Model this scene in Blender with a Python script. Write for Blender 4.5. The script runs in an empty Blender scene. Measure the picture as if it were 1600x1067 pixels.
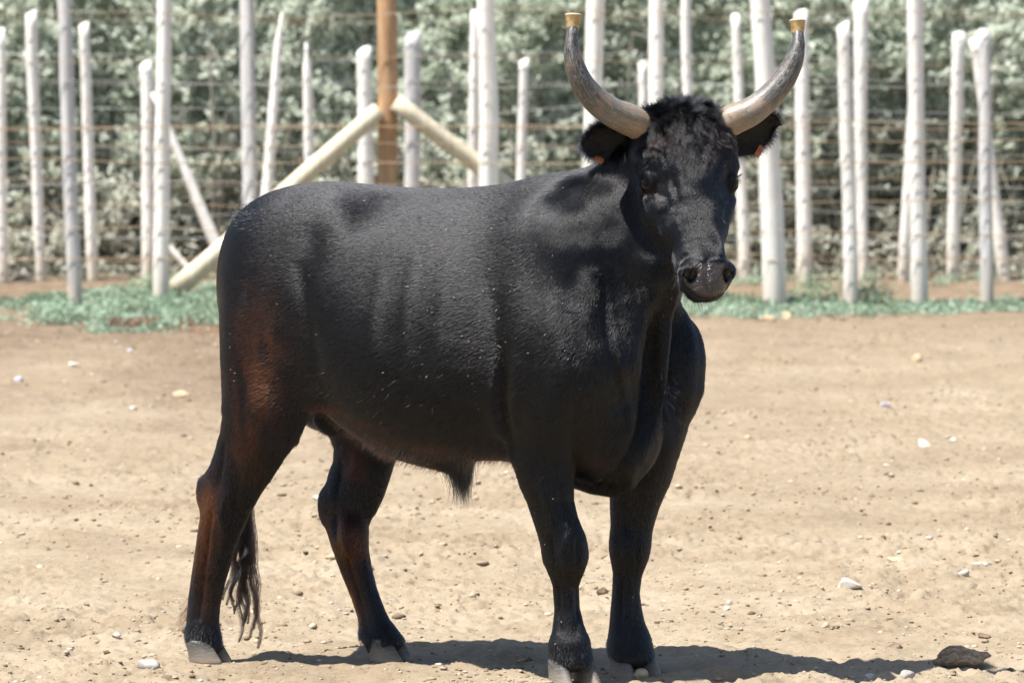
import bpy, math, random
import numpy as np
from mathutils import Vector, Matrix

random.seed(7)
rng = np.random.default_rng(11)
R = math.radians
scene = bpy.context.scene
COL = scene.collection

# ------------------------------------------------------------------ camera, light, exposure
CAM_H, FPX = 1.92, 8715.0            # eye height (m); focal length in pixels of a 1600 px wide frame
PITCH = math.atan(603.5 / FPX)
cam_d = bpy.data.cameras.new('camera')
cam = bpy.data.objects.new('camera', cam_d)
COL.objects.link(cam)
cam_d.sensor_width = 36.0
cam_d.lens = 36.0 * FPX / 1600.0
cam.location = (0, 0, CAM_H)
cam.rotation_euler = (R(90) - PITCH, 0, 0)
cam_d.clip_start, cam_d.clip_end = 0.5, 3000
cam_d.dof.use_dof = True
cam_d.dof.focus_distance = 14.75
cam_d.dof.aperture_fstop = 7.2
scene.camera = cam

SUN_TO = Vector((-0.40, -0.20, 1.0)).normalized()
world = bpy.data.worlds.new('World')
scene.world = world
world.use_nodes = True
wn = world.node_tree
wn.nodes.clear()
w_out = wn.nodes.new('ShaderNodeOutputWorld')
w_bg = wn.nodes.new('ShaderNodeBackground')
w_sky = wn.nodes.new('ShaderNodeTexSky')
w_sky.sky_type = 'NISHITA'
w_sky.sun_disc = False
w_sky.sun_elevation = math.asin(SUN_TO.z)
w_sky.sun_rotation = math.atan2(SUN_TO.x, SUN_TO.y)
w_sky.air_density = 1.0
w_sky.dust_density = 1.0
w_bg.inputs['Strength'].default_value = 0.08
wn.links.new(w_sky.outputs[0], w_bg.inputs[0])
wn.links.new(w_bg.outputs[0], w_out.inputs[0])

sun_d = bpy.data.lights.new('sun', 'SUN')
sun_d.energy = 4.8
sun_d.angle = R(0.53)
sun_d.color = (1.0, 0.965, 0.915)
sun = bpy.data.objects.new('sun', sun_d)
sun.rotation_euler = SUN_TO.to_track_quat('Z', 'Y').to_euler()
sun.location = (-8, 0, 20)
COL.objects.link(sun)

scene.view_settings.view_transform = 'Standard'
scene.view_settings.look = 'None'
scene.view_settings.exposure = 1.2
scene.view_settings.gamma = 1.0
scene.view_settings.use_curve_mapping = False
scene.cycles.max_bounces = 6
scene.cycles.use_denoising = True
try:
    scene.cycles_curves.shape = 'RIBBONS'
except Exception:
    pass

# ------------------------------------------------------------------ helpers
def hash3(i, j, k, seed):
    h = (i.astype(np.int64) * 73856093) ^ (j.astype(np.int64) * 19349663) ^ (k.astype(np.int64) * 83492791) ^ (seed * 2654435761)
    h &= 0xffffffff
    h = ((h ^ (h >> 15)) * 2246822519) & 0xffffffff
    h = ((h ^ (h >> 13)) * 3266489917) & 0xffffffff
    h = h ^ (h >> 16)
    return (h & 0xffffff).astype(np.float32) / float(0xffffff)

def vnoise3(p, seed=0):
    """value noise, -1..1, p (n,3)"""
    f = np.floor(p)
    i = f.astype(np.int64)
    t = (p - f).astype(np.float32)
    t = t * t * (3 - 2 * t)
    r = 0
    for a in (0, 1):
        wa = t[:, 0] if a else 1 - t[:, 0]
        for b in (0, 1):
            wb = t[:, 1] if b else 1 - t[:, 1]
            for c in (0, 1):
                wc = t[:, 2] if c else 1 - t[:, 2]
                r = r + wa * wb * wc * hash3(i[:, 0] + a, i[:, 1] + b, i[:, 2] + c, seed)
    return r * 2 - 1

def vnoise2(x, y, seed=0):
    fx, fy = np.floor(x), np.floor(y)
    i, j = fx.astype(np.int64), fy.astype(np.int64)
    tx, ty = (x - fx), (y - fy)
    tx = tx * tx * (3 - 2 * tx)
    ty = ty * ty * (3 - 2 * ty)
    z = np.zeros_like(i)
    return 2 * ((1 - tx) * (1 - ty) * hash3(i, j, z, seed) + tx * (1 - ty) * hash3(i + 1, j, z, seed)
                + (1 - tx) * ty * hash3(i, j + 1, z, seed) + tx * ty * hash3(i + 1, j + 1, z, seed)) - 1

def link(o, parent=None):
    COL.objects.link(o)
    if parent is not None:
        o.parent = parent
    return o

def mesh_obj(name, v, faces, mats, parent=None, smooth=True, midx=None, nside=None):
    """v (n,3) array; faces: (m,k) int array (all the same size) or list of tuples"""
    me = bpy.data.meshes.new(name)
    v = np.asarray(v, dtype=np.float32)
    if isinstance(faces, np.ndarray):
        m, k = faces.shape
        me.vertices.add(len(v))
        me.vertices.foreach_set('co', v.ravel())
        me.loops.add(m * k)
        me.loops.foreach_set('vertex_index', faces.astype(np.int32).ravel())
        me.polygons.add(m)
        me.polygons.foreach_set('loop_start', np.arange(0, m * k, k, dtype=np.int32))
        me.polygons.foreach_set('loop_total', np.full(m, k, dtype=np.int32))
        me.update(calc_edges=True)
    else:
        me.from_pydata([tuple(map(float, q)) for q in v], [], faces)
        me.update()
    me.polygons.foreach_set('use_smooth', np.full(len(me.polygons), smooth, dtype=bool))
    for mt in (mats if isinstance(mats, (list, tuple)) else [mats]):
        me.materials.append(mt)
    if midx is not None:
        me.polygons.foreach_set('material_index', np.asarray(midx, dtype=np.int32))
    o = bpy.data.objects.new(name, me)
    return link(o, parent)

def vattr(o, name, arr):
    a = o.data.attributes.new(name, 'FLOAT', 'POINT')
    a.data.foreach_set('value', np.asarray(arr, dtype=np.float32))

def empty(name, loc=(0, 0, 0), rz=0.0):
    o = bpy.data.objects.new(name, None)
    o.location = loc
    o.rotation_euler = (0, 0, rz)
    o.empty_display_size = 0.1
    return link(o)

def tag(o, label=None, cat=None, group=None, kind=None):
    if label: o['label'] = label
    if cat: o['category'] = cat
    if group: o['group'] = group
    if kind: o['kind'] = kind
    return o

class NT:
    """tiny node-tree writer"""
    def __init__(self, name):
        self.m = bpy.data.materials.new(name)
        self.m.use_nodes = True
        self.t = self.m.node_tree
        self.t.nodes.clear()
        self.out = self.t.nodes.new('ShaderNodeOutputMaterial')
    def n(self, typ, **kw):
        nd = self.t.nodes.new('ShaderNode' + typ)
        for k, v in kw.items():
            if k.startswith('_'):
                setattr(nd, k[1:], v)
        for k, v in kw.items():
            if not k.startswith('_'):
                key = int(k[1:]) if k[0] == 'i' and k[1:].isdigit() else k.replace('__', ' ')
                s = nd.inputs[key]
                if isinstance(v, bpy.types.NodeSocket):
                    self.t.links.new(v, s)
                else:
                    s.default_value = v
        return nd
    def attr(self, name):
        return self.n('Attribute', _attribute_name=name).outputs['Fac']
    def coord(self, which='Object'):
        return self.n('TexCoord').outputs[which]
    def mapping(self, vec, scale=(1, 1, 1), rot=(0, 0, 0)):
        return self.n('Mapping', Vector=vec, Scale=scale, Rotation=rot).outputs[0]
    def noise(self, vec, scale, detail=4, rough=0.55, dist=0.0):
        return self.n('TexNoise', Vector=vec, Scale=scale, Detail=detail, Roughness=rough, Distortion=dist).outputs[0]
    def ramp(self, fac, stops, interp='LINEAR'):
        nd = self.n('ValToRGB', Fac=fac)
        r = nd.color_ramp
        r.interpolation = interp
        while len(r.elements) < len(stops):
            r.elements.new(0.5)
        for e, (p, c) in zip(r.elements, stops):
            e.position = p
            e.color = (c[0], c[1], c[2], 1) if hasattr(c, '__len__') else (c, c, c, 1)
        return nd.outputs[0]
    def mix(self, fac, a, b, typ='MIX'):
        nd = self.t.nodes.new('ShaderNodeMix')
        nd.data_type = 'RGBA'
        nd.blend_type = typ
        for s, v in ((nd.inputs[0], fac), (nd.inputs[6], a), (nd.inputs[7], b)):
            if isinstance(v, bpy.types.NodeSocket):
                self.t.links.new(v, s)
            elif s == nd.inputs[0]:
                s.default_value = v
            else:
                s.default_value = (v[0], v[1], v[2], 1) if hasattr(v, '__len__') else (v, v, v, 1)
        return nd.outputs[2]
    def math(self, op, a, b=0.0, clamp=False):
        nd = self.n('Math', _operation=op, _use_clamp=clamp)
        for s, v in ((nd.inputs[0], a), (nd.inputs[1], b)):
            if isinstance(v, bpy.types.NodeSocket):
                self.t.links.new(v, s)
            else:
                s.default_value = v
        return nd.outputs[0]
    def bump(self, h, strength=0.5, dist=0.01, normal=None):
        kw = dict(Strength=strength, Distance=dist, Height=h)
        if normal is not None: kw['Normal'] = normal
        return self.n('Bump', **kw).outputs[0]
    def bsdf(self, color, rough=0.8, normal=None, spec=0.5, **kw):
        a = {'Base__Color': color if isinstance(color, bpy.types.NodeSocket) else (color[0], color[1], color[2], 1),
             'Roughness': rough, 'Specular__IOR__Level': spec}
        if normal is not None: a['Normal'] = normal
        a.update(kw)
        return self.n('BsdfPrincipled', **a).outputs[0]
    def done(self, sh):
        self.t.links.new(sh, self.out.inputs[0])
        return self.m

# ------------------------------------------------------------------ ground
FEET = [(0.159, 14.636), (0.319, 14.822), (-0.837, 15.109), (-0.34, 15.127)]
def ground_h(x, y):
    near = np.clip((24 - y) / 6, 0, 1)
    h = 0.018 * vnoise2(x * 1.1, y * 1.0, 3) + 0.010 * vnoise2(x * 3.1, y * 2.7, 4)
    c = vnoise2(x * 9, y * 9, 5)
    h = h + 0.012 * c * (0.6 + 0.8 * np.clip(vnoise2(x * .8, y * .8, 2) + .3, 0, 1))
    m = np.clip(0.5 + 0.9 * vnoise2(x * 1.7, y * 1.5, 9), 0, 1)        # trampled / smoother areas
    c2 = vnoise2(x * 24 + 2 * c, y * 22, 6)
    h = h + (0.0075 + 0.0035 * near) * (0.35 + m) * np.sign(c2) * np.abs(c2) ** 0.8 * 0.9
    c3 = vnoise2(x * 60, y * 55, 7)
    h = h + 0.0050 * (0.5 + m) * c3
    h = h + 0.0020 * vnoise2(x * 130, y * 90, 8)
    for fx, fy in FEET:                                  # firm, trodden soil under each foot
        h = h * (1 - np.exp(-(((x - fx - .02) ** 2 + (y - fy) ** 2) / .11 ** 2) ** 1.5))
    return h

def axis_points(knots):
    """knots: list of (position, step) - spacing varies linearly in between"""
    pts = [knots[0][0]]
    for (a, sa), (b, sb) in zip(knots[:-1], knots[1:]):
        p = a
        while True:
            t = (p - a) / (b - a)
            st = sa + (sb - sa) * t if sb / sa < 4 and sa / sb < 4 else sa * (sb / sa) ** t
            p += st
            if p >= b - 0.3 * st:
                pts.append(b)
                break
            pts.append(p)
    return np.array(pts)

xh = axis_points([(0, .0075), (1.7, .0085), (3.3, .022), (6, .06), (20, .8), (900, 90)])
gx = np.concatenate([-xh[:0:-1], xh])
gy = axis_points([(-60, 20), (8, 1.2), (13.6, .05), (14.2, .010), (16.5, .012), (22, .026), (32, .045), (36, .15), (60, 3), (1500, 160)])
GX, GY = np.meshgrid(gx, gy, indexing='ij')
gz = ground_h(GX.ravel(), GY.ravel())
fade = np.clip((30 - np.abs(GX.ravel())) / 10, 0, 1) * np.clip((70 - GY.ravel()) / 20, 0, 1)
gz = gz * fade
gxr, gyr = GX.ravel(), GY.ravel()
# flatten gently under the animal's feet so that the hooves sit on the soil
nxg, nyg = len(gx), len(gy)
idx = np.arange(nxg * nyg).reshape(nxg, nyg)
gf = np.stack([idx[:-1, :-1], idx[1:, :-1], idx[1:, 1:], idx[:-1, 1:]], -1).reshape(-1, 4)

n = NT('dry trampled soil')
co = n.coord('Object')
wet = n.attr('damp')
a1 = n.noise(co, 1.3, 6, 0.6)
a2 = n.noise(co, 14, 6, 0.65)
a3 = n.noise(co, 90, 4, 0.6)
base = n.ramp(a1, [(0.25, (0.230, 0.178, 0.118)), (0.5, (0.305, 0.247, 0.170)), (0.78, (0.385, 0.325, 0.240))])
base = n.mix(n.ramp(a2, [(0.30, 0.0), (0.62, 1.0)]), n.mix(1.0, base, (0.80, 0.76, 0.72), 'MULTIPLY'), base)
fleck = n.ramp(a3, [(0.26, (0.50, 0.44, 0.38)), (0.41, (1, 1, 1)), (0.72, (1.0, 1.0, 1.0)), (0.84, (1.22, 1.20, 1.16))])
base = n.mix(1.0, base, fleck, 'MULTIPLY')
dk = n.noise(co, 34, 5, .7)
base = n.mix(n.ramp(dk, [(.30, .65), (.42, 0.0)]), base, (.17, .118, .075))
damp_c = n.ramp(n.noise(co, 5, 6, 0.65), [(0.3, (0.120, 0.084, 0.055)), (0.7, (0.215, 0.160, 0.106))])
wm = n.math('ADD', wet, n.math('MULTIPLY', n.math('SUBTRACT', a2, 0.5), 0.5), True)
base = n.mix(wm, base, damp_c)
# crusty flecks of pale lime
bmp = n.bump(n.noise(co, 45, 8, 0.72), 0.75, 0.012)
bmp = n.bump(n.noise(co, 230, 5, 0.7), 0.5, 0.003, bmp)
M_soil = n.done(n.bsdf(base, 0.93, bmp, 0.2))

def damp_mask(x, y):
    px = 800 + x / y * FPX
    py = -70 + CAM_H * FPX / y
    nz = 55 * vnoise2(x * 0.9, y * 0.45, 21) + 18 * vnoise2(x * 4, y * 1.5, 22)
    left = np.clip((655 + nz - py) / 90, 0, 1) * np.clip((1.5 - (x + 1.2)) / 1.2, 0, 1)
    rgt = np.clip((655 + nz * 0.9 - py) / 160, 0, 1)
    mid = np.clip((900 + nz * 2.2 - py) / 420, 0, 1) * .42
    return np.where(y > 5, np.maximum(np.maximum(left * 0.95, rgt * 0.85), mid), 0)
# ------------------------------------------------------------------ vegetation helpers
def leaf_quads(c, d, L, W, roll, bendv=0.0, face=None):
    """c (n,3) base, d (n,3) unit dir, L,W (n,), roll (n,) -> verts (4n,3), faces (n,4)   diamond-ish leaves"""
    n_ = len(c)
    up = np.tile(np.array([0.0, 0, 1]), (n_, 1))
    side = np.cross(d, up)
    bad = np.linalg.norm(side, axis=1) < 1e-3
    side[bad] = (1, 0, 0)
    side /= np.linalg.norm(side, axis=1)[:, None]
    nn = np.cross(side, d)
    s2 = side * np.cos(roll)[:, None] + nn * np.sin(roll)[:, None]
    if face is not None:                       # blades turn their upper side towards the light
        fn_ = np.array([-.40, -.35, .85]) * face + rng.normal(size=(n_, 3))
        s2 = np.cross(d, fn_); s2 /= np.linalg.norm(s2, axis=1)[:, None] + 1e-9
    n2 = np.cross(s2, d)
    mid = c + d * (L * 0.5)[:, None] + n2 * (L * bendv)[:, None]
    v = np.stack([c, mid + s2 * (W / 2)[:, None], c + d * L[:, None], mid - s2 * (W / 2)[:, None]], 1).reshape(-1, 3)
    f = np.arange(4 * n_).reshape(-1, 4)
    return v, f

def stick_tubes(a, b, ra, rb, sides=4):
    """many straight sticks a->b"""
    d = b - a
    d = d / np.linalg.norm(d, axis=1)[:, None]
    h = np.where(np.abs(d[:, 2:3]) > 0.9, np.array([[1.0, 0, 0]]), np.array([[0, 0, 1.0]]))
    s = np.cross(d, h); s /= np.linalg.norm(s, axis=1)[:, None]
    t = np.cross(d, s)
    V = []
    for (p, r) in ((a, ra), (b, rb)):
        for k in range(sides):
            an = 2 * math.pi * k / sides
            V.append(p + (s * math.cos(an) + t * math.sin(an)) * r[:, None])
    V = np.stack(V, 1)                       # n, 2*sides, 3
    n_ = len(a)
    F = []
    base_i = np.arange(n_)[:, None] * 2 * sides
    for k in range(sides):
        k2 = (k + 1) % sides
        F.append(base_i + np.array([[k, k2, sides + k2, sides + k]]))
    return V.reshape(-1, 3), np.concatenate(F, 0)

def rand_dirs(n_, up=0.3):
    d = rng.normal(size=(n_, 3))
    d[:, 2] = d[:, 2] * 0.8 + up
    return d / np.linalg.norm(d, axis=1)[:, None]

# leaf material: colour varies by a per-vertex attribute (leaf age) and by clump
def leaf_mat(name, dark, mid, pale, transl=0.25, rough=0.55):
    n = NT(name)
    t = n.attr('tone')
    c = n.ramp(t, [(0.0, dark), (0.4, mid), (1.0, pale)])
    sh = n.bsdf(c, rough, None, 0.35)
    tr = n.n('BsdfTranslucent', Color=c).outputs[0]
    mx = n.n('MixShader', Fac=transl, i1=sh, i2=tr).outputs[0]
    return n.done(mx)

M_leaf = leaf_mat('silvery shrub leaves', (0.29, 0.35, 0.23), (0.54, 0.60, 0.48), (0.78, 0.81, 0.73), 0.48)
M_dry = leaf_mat('dry shrub litter', (0.20, 0.20, 0.15), (0.46, 0.455, 0.36), (0.68, 0.67, 0.58), 0.35)
M_green = leaf_mat('glaucous ground cover leaves', (0.16, 0.20, 0.10), (0.27, 0.37, 0.25), (0.44, 0.53, 0.42), 0.25)
n = NT('shrub twigs')
M_twig = n.done(n.bsdf(n.ramp(n.noise(n.coord(), 8), [(.3, (.15, .14, .11)), (.7, (.30, .28, .23))]), .85))

def build_shrubbery():
    # front surface of the hedge: y about 33.4, height about 3 m, leaves gathered on sprigs
    ns = 15000
    x = rng.uniform(-4.8, 4.8, ns)
    z = rng.uniform(0.10, 2.6, ns)
    # clump displacement of the hedge face
    fy = 33.35 + 0.30 * z + 0.22 * vnoise2(x * 1.3, z * 1.5, 31) + 0.16 * vnoise2(x * 3.3, z * 3.1, 32)
    low = np.clip((0.75 - z) / 0.6, 0, 1)
    fy = fy + 0.15 * low
    y = fy + rng.exponential(0.20, ns)
    keep = rng.random(ns) > low * 0.25
    x, y, z = x[keep], y[keep], z[keep]
    ns = len(x)
    d = rand_dirs(ns, 0.55)
    d[:, 1] -= 0.45
    d /= np.linalg.norm(d, axis=1)[:, None]
    L = rng.uniform(0.12, 0.28, ns)
    p0 = np.stack([x, y, z], 1)
    p1 = p0 + d * L[:, None]
    p1[:, 2] = np.maximum(p1[:, 2], 0.05)
    sv, sf = stick_tubes(p0, p1, np.full(ns, .0035), np.full(ns, .0015), 3)
    per = 30
    t = np.tile(np.linspace(0.05, 1.0, per), ns)
    k = np.repeat(np.arange(ns), per)
    c = p0[k] + (p1 - p0)[k] * t[:, None] + rng.normal(0, .006, (ns * per, 3))
    ld = d[k] * 0.55 + rand_dirs(ns * per, 0.15)
    ld /= np.linalg.norm(ld, axis=1)[:, None]
    ll = rng.uniform(.024, .048, ns * per)
    lw = ll * rng.uniform(.45, .7, ns * per)
    lv, lf = leaf_quads(c, ld, ll, lw, rng.uniform(-1.6, 1.6, ns * per), 0.06, 1.3)
    tone = np.clip(0.64 + 0.20 * vnoise2(x * 2.1, z * 2.3, 33) + 0.10 * rng.normal(size=ns), 0, 1)[k]
    tone = np.clip(tone + rng.normal(0, .2, ns * per), 0, 1)
    dry = np.clip((0.88 - z) / 0.7 + 0.30 * vnoise2(x * 1.5, z * 2.5, 35), 0, 1)[k]
    isdry = rng.random(ns * per) < dry * 0.85
    v = np.concatenate([lv, sv]); f = np.concatenate([lf, sf + len(lv)])
    mi = np.concatenate([isdry.astype(int), np.full(len(sf), 2)])
    o = mesh_obj('shrubbery', v, f, [M_leaf, M_dry, M_twig], None, False, mi)
    vattr(o, 'tone', np.concatenate([np.repeat(tone, 4), np.zeros(len(sv))]))
    tag(o, 'dense hedge of silvery green shrubs growing behind both wire fences', 'hedge', kind='stuff')
    # inner foliage closing the depth of the hedge
    nb_ = 42000
    c = np.stack([rng.uniform(-5, 5, nb_), rng.uniform(34.6, 36.0, nb_), rng.uniform(0, 3.1, nb_)], 1)
    bv, bf = leaf_quads(c, rand_dirs(nb_, .2), rng.uniform(.07, .13, nb_), rng.uniform(.05, .09, nb_), rng.uniform(-1.5, 1.5, nb_), .05, .6)
    ob = mesh_obj('shrubbery', bv, bf, M_leaf, None, False)
    vattr(ob, 'tone', np.repeat(np.clip(rng.normal(.65, .2, nb_), 0, 1), 4))
    tag(ob, 'shaded inner foliage deep behind the silvery hedge', 'hedge', kind='stuff')
    # woody stems and dead branches inside
    nb = 420
    bx = rng.uniform(-5, 5, nb); by = rng.uniform(33.5, 34.6, nb)
    a = np.stack([bx, by, np.full(nb, -.03)], 1)
    b = a + np.stack([rng.normal(0, .28, nb), rng.normal(-.05, .15, nb), rng.uniform(.35, 1.5, nb)], 1)
    ra = rng.uniform(.006, .018, nb)
    v1, f1 = stick_tubes(a, b, ra, ra * .5, 5)
    m_ = 900
    q = rng.integers(0, nb, m_); tt = rng.uniform(.2, 1, m_)
    a2 = a[q] + (b - a)[q] * tt[:, None]
    b2 = a2 + rand_dirs(m_, .1) * rng.uniform(.15, .55, m_)[:, None]
    v2, f2 = stick_tubes(a2, b2, np.full(m_, .005), np.full(m_, .002), 3)
    f2 = f2 + len(v1)
    o2 = mesh_obj('shrub_branches', np.concatenate([v1, v2]), np.concatenate([f1, f2]), M_twig, None)
    tag(o2, 'bare brown stems and dead branches showing low inside the hedge', 'branches', kind='stuff')
    # litter and dry stalks at the foot of the hedge
    nl = 26000
    lx = rng.uniform(-5, 5, nl); ly = rng.uniform(32.9, 35.8, nl)
    c = np.stack([lx, ly, np.abs(rng.normal(0, .07, nl)) + .0], 1)
    v3, f3 = leaf_quads(c, rand_dirs(nl, .25), rng.uniform(.03, .09, nl), rng.uniform(.006, .02, nl), rng.uniform(-1.5, 1.5, nl))
    o3 = mesh_obj('leaf_litter', v3, f3, M_dry, None, False)
    vattr(o3, 'tone', np.repeat(np.clip(rng.normal(.4, .25, nl), 0, 1), 4))
    tag(o3, 'brown leaf litter and dry stalks along the foot of the hedge', 'litter', kind='stuff')

def build_ground_cover():
    cs = []
    def patch(px0, px1, y0, y1, n_, dens, seed):
        px = rng.uniform(px0, px1, n_); D = rng.uniform(y0, y1, n_)
        x = (px - 800) / FPX * D
        edge = vnoise2(x * 2.1, D * 1.4, seed) * 0.6 + vnoise2(x * 6, D * 4, seed + 1) * 0.35
        mid = 1 - np.abs((D - (y0 + y1) / 2) / ((y1 - y0) / 2)) ** 2
        k = (edge * 1.7 + mid * 1.0 - 0.66 + dens) > rng.normal(0, .12, n_)
        return np.stack([x[k], D[k]], 1)
    A = patch(-500, 420, 28.4, 31.9, 2600, -.02, 51)
    B = patch(1040, 2200, 29.4, 31.0, 1500, -.05, 61)
    C = patch(420, 1040, 29.3, 30.9, 900, .0, 71)
    E = patch(1150, 2000, 32.0, 33.2, 260, -.45, 81)
    P = np.concatenate([A, B, C, E])
    ns = len(P)
    gzv = ground_h(P[:, 0], P[:, 1])
    per = 26
    k = np.repeat(np.arange(ns), per)
    c = np.zeros((ns * per, 3))
    c[:, 0] = P[k, 0] + rng.normal(0, .035, ns * per)
    c[:, 1] = P[k, 1] + rng.normal(0, .035, ns * per)
    hh = 0.018 + 0.08 * np.clip(vnoise2(P[:, 0] * 2.5, P[:, 1] * 2, 77) + .4, 0, 1)
    c[:, 2] = gzv[k] + rng.uniform(0, 1, ns * per) * hh[k]
    L = rng.uniform(.014, .034, ns * per)
    v, f = leaf_quads(c, rand_dirs(ns * per, .5), L, L * .5, rng.uniform(-1.5, 1.5, ns * per), .08)
    o = mesh_obj('ground_cover', v, f, M_green, None, False)
    tone = np.clip(.5 + .25 * vnoise2(P[:, 0] * 3, P[:, 1] * 2, 78), 0, 1)[k] + rng.normal(0, .18, ns * per)
    vattr(o, 'tone', np.repeat(np.clip(tone, 0, 1), 4))
    tag(o, 'low blue green weeds creeping along the soil under the front fence', 'weeds', kind='stuff')
    # dried reddish stalks on the near edge of the left patch
    nl = 5200
    px = rng.uniform(170, 345, nl); D = rng.normal(28.75, .13, nl)
    x = (px - 800) / FPX * D
    k = vnoise2(x * 5, D * 5, 91) > -.15
    x, D = x[k], D[k]; nl = len(x)
    c = np.stack([x, D, ground_h(x, D) + rng.uniform(0, .02, nl)], 1)
    v, f = leaf_quads(c, rand_dirs(nl, .3), rng.uniform(.02, .05, nl), rng.uniform(.003, .007, nl), rng.uniform(-1.5, 1.5, nl))
    n = NT('rust brown dead weeds')
    m = n.done(n.bsdf(n.ramp(n.noise(n.coord(), 20), [(.3, (.14, .055, .03)), (.7, (.34, .17, .09))]), .9))
    o = mesh_obj('dead_weeds', v, f, m, None, False)
    tag(o, 'rust brown dead weeds on the near edge of the left weed patch', 'weeds', kind='stuff')

# ------------------------------------------------------------------ fences
def wood_mat(name, c0, c1, c2, speck=(0.5, 0.45, 0.38)):
    n = NT(name)
    co = n.coord('Object')
    oi = n.n('ObjectInfo').outputs['Random']
    grain = n.noise(n.mapping(co, (26, 26, 2.2)), 1.6, 6, .65, .6)
    blot = n.noise(co, 5.5, 5, .6)
    c = n.ramp(grain, [(.25, c0), (.5, c1), (.75, c2)])
    c = n.mix(n.ramp(blot, [(.50, 0.0), (.70, .45)]), c, speck)
    # soil stain near the foot
    z = n.n('SeparateXYZ', Vector=co).outputs[2]
    st = n.math('MULTIPLY', n.ramp(n.math('ADD', z, n.math('MULTIPLY', blot, .25)), [(.10, 1.0), (.42, 0.0)]), .7)
    c = n.mix(st, c, (0.42, 0.33, 0.22))
    c = n.mix(n.math('MULTIPLY', oi, .25), c, (.45, .44, .44))
    ck = n.noise(n.mapping(co, (60, 60, 1.2)), 1.0, 4, .6)
    c = n.mix(n.ramp(ck, [(.30, .75), (.40, 0.0)]), c, (.34, .31, .27))
    b = n.bump(grain, .6, .008)
    return n.done(n.bsdf(c, .85, b, .25))

M_white = wood_mat('weathered whitish split wood', (.60, .56, .49), (.86, .825, .75), (.91, .885, .83), (.66, .60, .51))
M_grey = wood_mat('weathered grey wood', (.38, .365, .35), (.55, .535, .515), (.68, .665, .64), (.44, .42, .39))
M_treated = wood_mat('honey brown treated wood', (.26, .145, .07), (.42, .255, .135), (.56, .37, .21), (.33, .19, .10))
M_pale = wood_mat('pale stripped round wood', (.42, .36, .24), (.58, .51, .36), (.70, .63, .47), (.46, .38, .25))

def pole_mesh(pts, radii, seed, sides=12, lump=.06, split=0.0, rings=22, pointed=False, tipcut=0.0):
    """tapered, bent, slightly lumpy pole through pts (numpy (k,3)); real end caps. split = flattening of the back (cleft wood)"""
    pts = np.asarray(pts, float); radii = np.asarray(radii, float)
    tt = np.linspace(0, 1, len(pts)); t = np.linspace(0, 1, rings)
    P = np.stack([np.interp(t, tt, pts[:, i]) for i in range(3)], 1)
    rs = np.interp(t, tt, radii)
    r_ = np.random.default_rng(seed)
    # gentle wander
    L = np.linalg.norm(pts[-1] - pts[0])
    w = np.array([vnoise2(t * L * 1.8 + seed * 7.3, np.zeros_like(t) + s_, seed) for s_ in (1.5, 5.5)])
    d = (pts[-1] - pts[0]) / L
    hx = np.cross(d, [0, 1, 0]); hx /= np.linalg.norm(hx)
    hy = np.cross(d, hx)
    amp = .010 * np.minimum(1, np.minimum(t, 1 - t) * 6)
    P = P + hx * (w[0] * amp)[:, None] + hy * (w[1] * amp)[:, None]
    an = np.linspace(0, 2 * math.pi, sides, endpoint=False)
    TH, TT = np.meshgrid(an, t)
    shape = 1 + lump * vnoise3(np.stack([np.cos(TH).ravel() * 1.6, np.sin(TH).ravel() * 1.6, TT.ravel() * L * 3.0 + seed], 1), seed).reshape(TH.shape)
    shape = shape + .5 * lump * vnoise3(np.stack([np.cos(TH).ravel() * 3, np.sin(TH).ravel() * 3, TT.ravel() * L * 11 + seed], 1), seed + 1).reshape(TH.shape)
    if split:
        ph = r_.uniform(0, 6.28)
        shape = shape * (1 - split * np.clip(np.cos(TH - ph), 0, 1) ** 2)
    if pointed:
        rs = rs * np.clip((1 - t) * L / .16, .28, 1)
    rad = rs[:, None] * shape
    V = P[:, None, :] + hx * (np.cos(TH) * rad)[..., None] + hy * (np.sin(TH) * rad)[..., None]
    if tipcut:
        V[-1] += d * (tipcut * rs[-1] * np.cos(an + r_.uniform(0, 6))[:, None])
    V = V.reshape(-1, 3)
    fs = []
    for i in range(rings - 1):
        for k in range(sides):
            k2 = (k + 1) % sides
            fs.append((i * sides + k, (i + 1) * sides + k, (i + 1) * sides + k2, i * sides + k2))
    nb = len(V)
    V = np.concatenate([V, P[:1] - d * .0, P[-1:] + d * rs[-1] * .15])
    for k in range(sides):
        k2 = (k + 1) % sides
        fs.append((nb, k, k2))
        fs.append((nb + 1, (rings - 1) * sides + k2, (rings - 1) * sides + k))
    return V, fs

def at(px, py, D):
    """point at horizontal distance D seen at pixel (px, py)"""
    v = Vector(((px - 800) / FPX, -(py - 533.5) / FPX, -1.0))
    w = cam.rotation_euler.to_matrix() @ v
    k = D / w.y
    return np.array([w.x * k, D, CAM_H + w.z * k])

def add_post(parent, name, D, top, bot, wpx, mat, label=None, seed=0, split=.34, pointed=False, sides=14, Dtop=None, lump=.05, toptrue=True):
    """top / bot: pixel positions of its axis; wpx: (top width, bottom width) in pixels of the photograph"""
    b = at(bot[0], bot[1], D); b[2] = -0.05
    t = at(top[0], top[1], Dtop or D)
    r0, r1 = wpx[0] / 2 / FPX * D, wpx[1] / 2 / FPX * D
    base = b.copy(); base[2] = 0
    V, F = pole_mesh([b - base, t - base], [r1, r0], seed, sides, lump, split, pointed=pointed, tipcut=.5)
    o = mesh_obj(name, V, F, mat, parent)
    o.location = base - np.array(parent.location)
    if label: o['label'] = label
    return o

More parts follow.
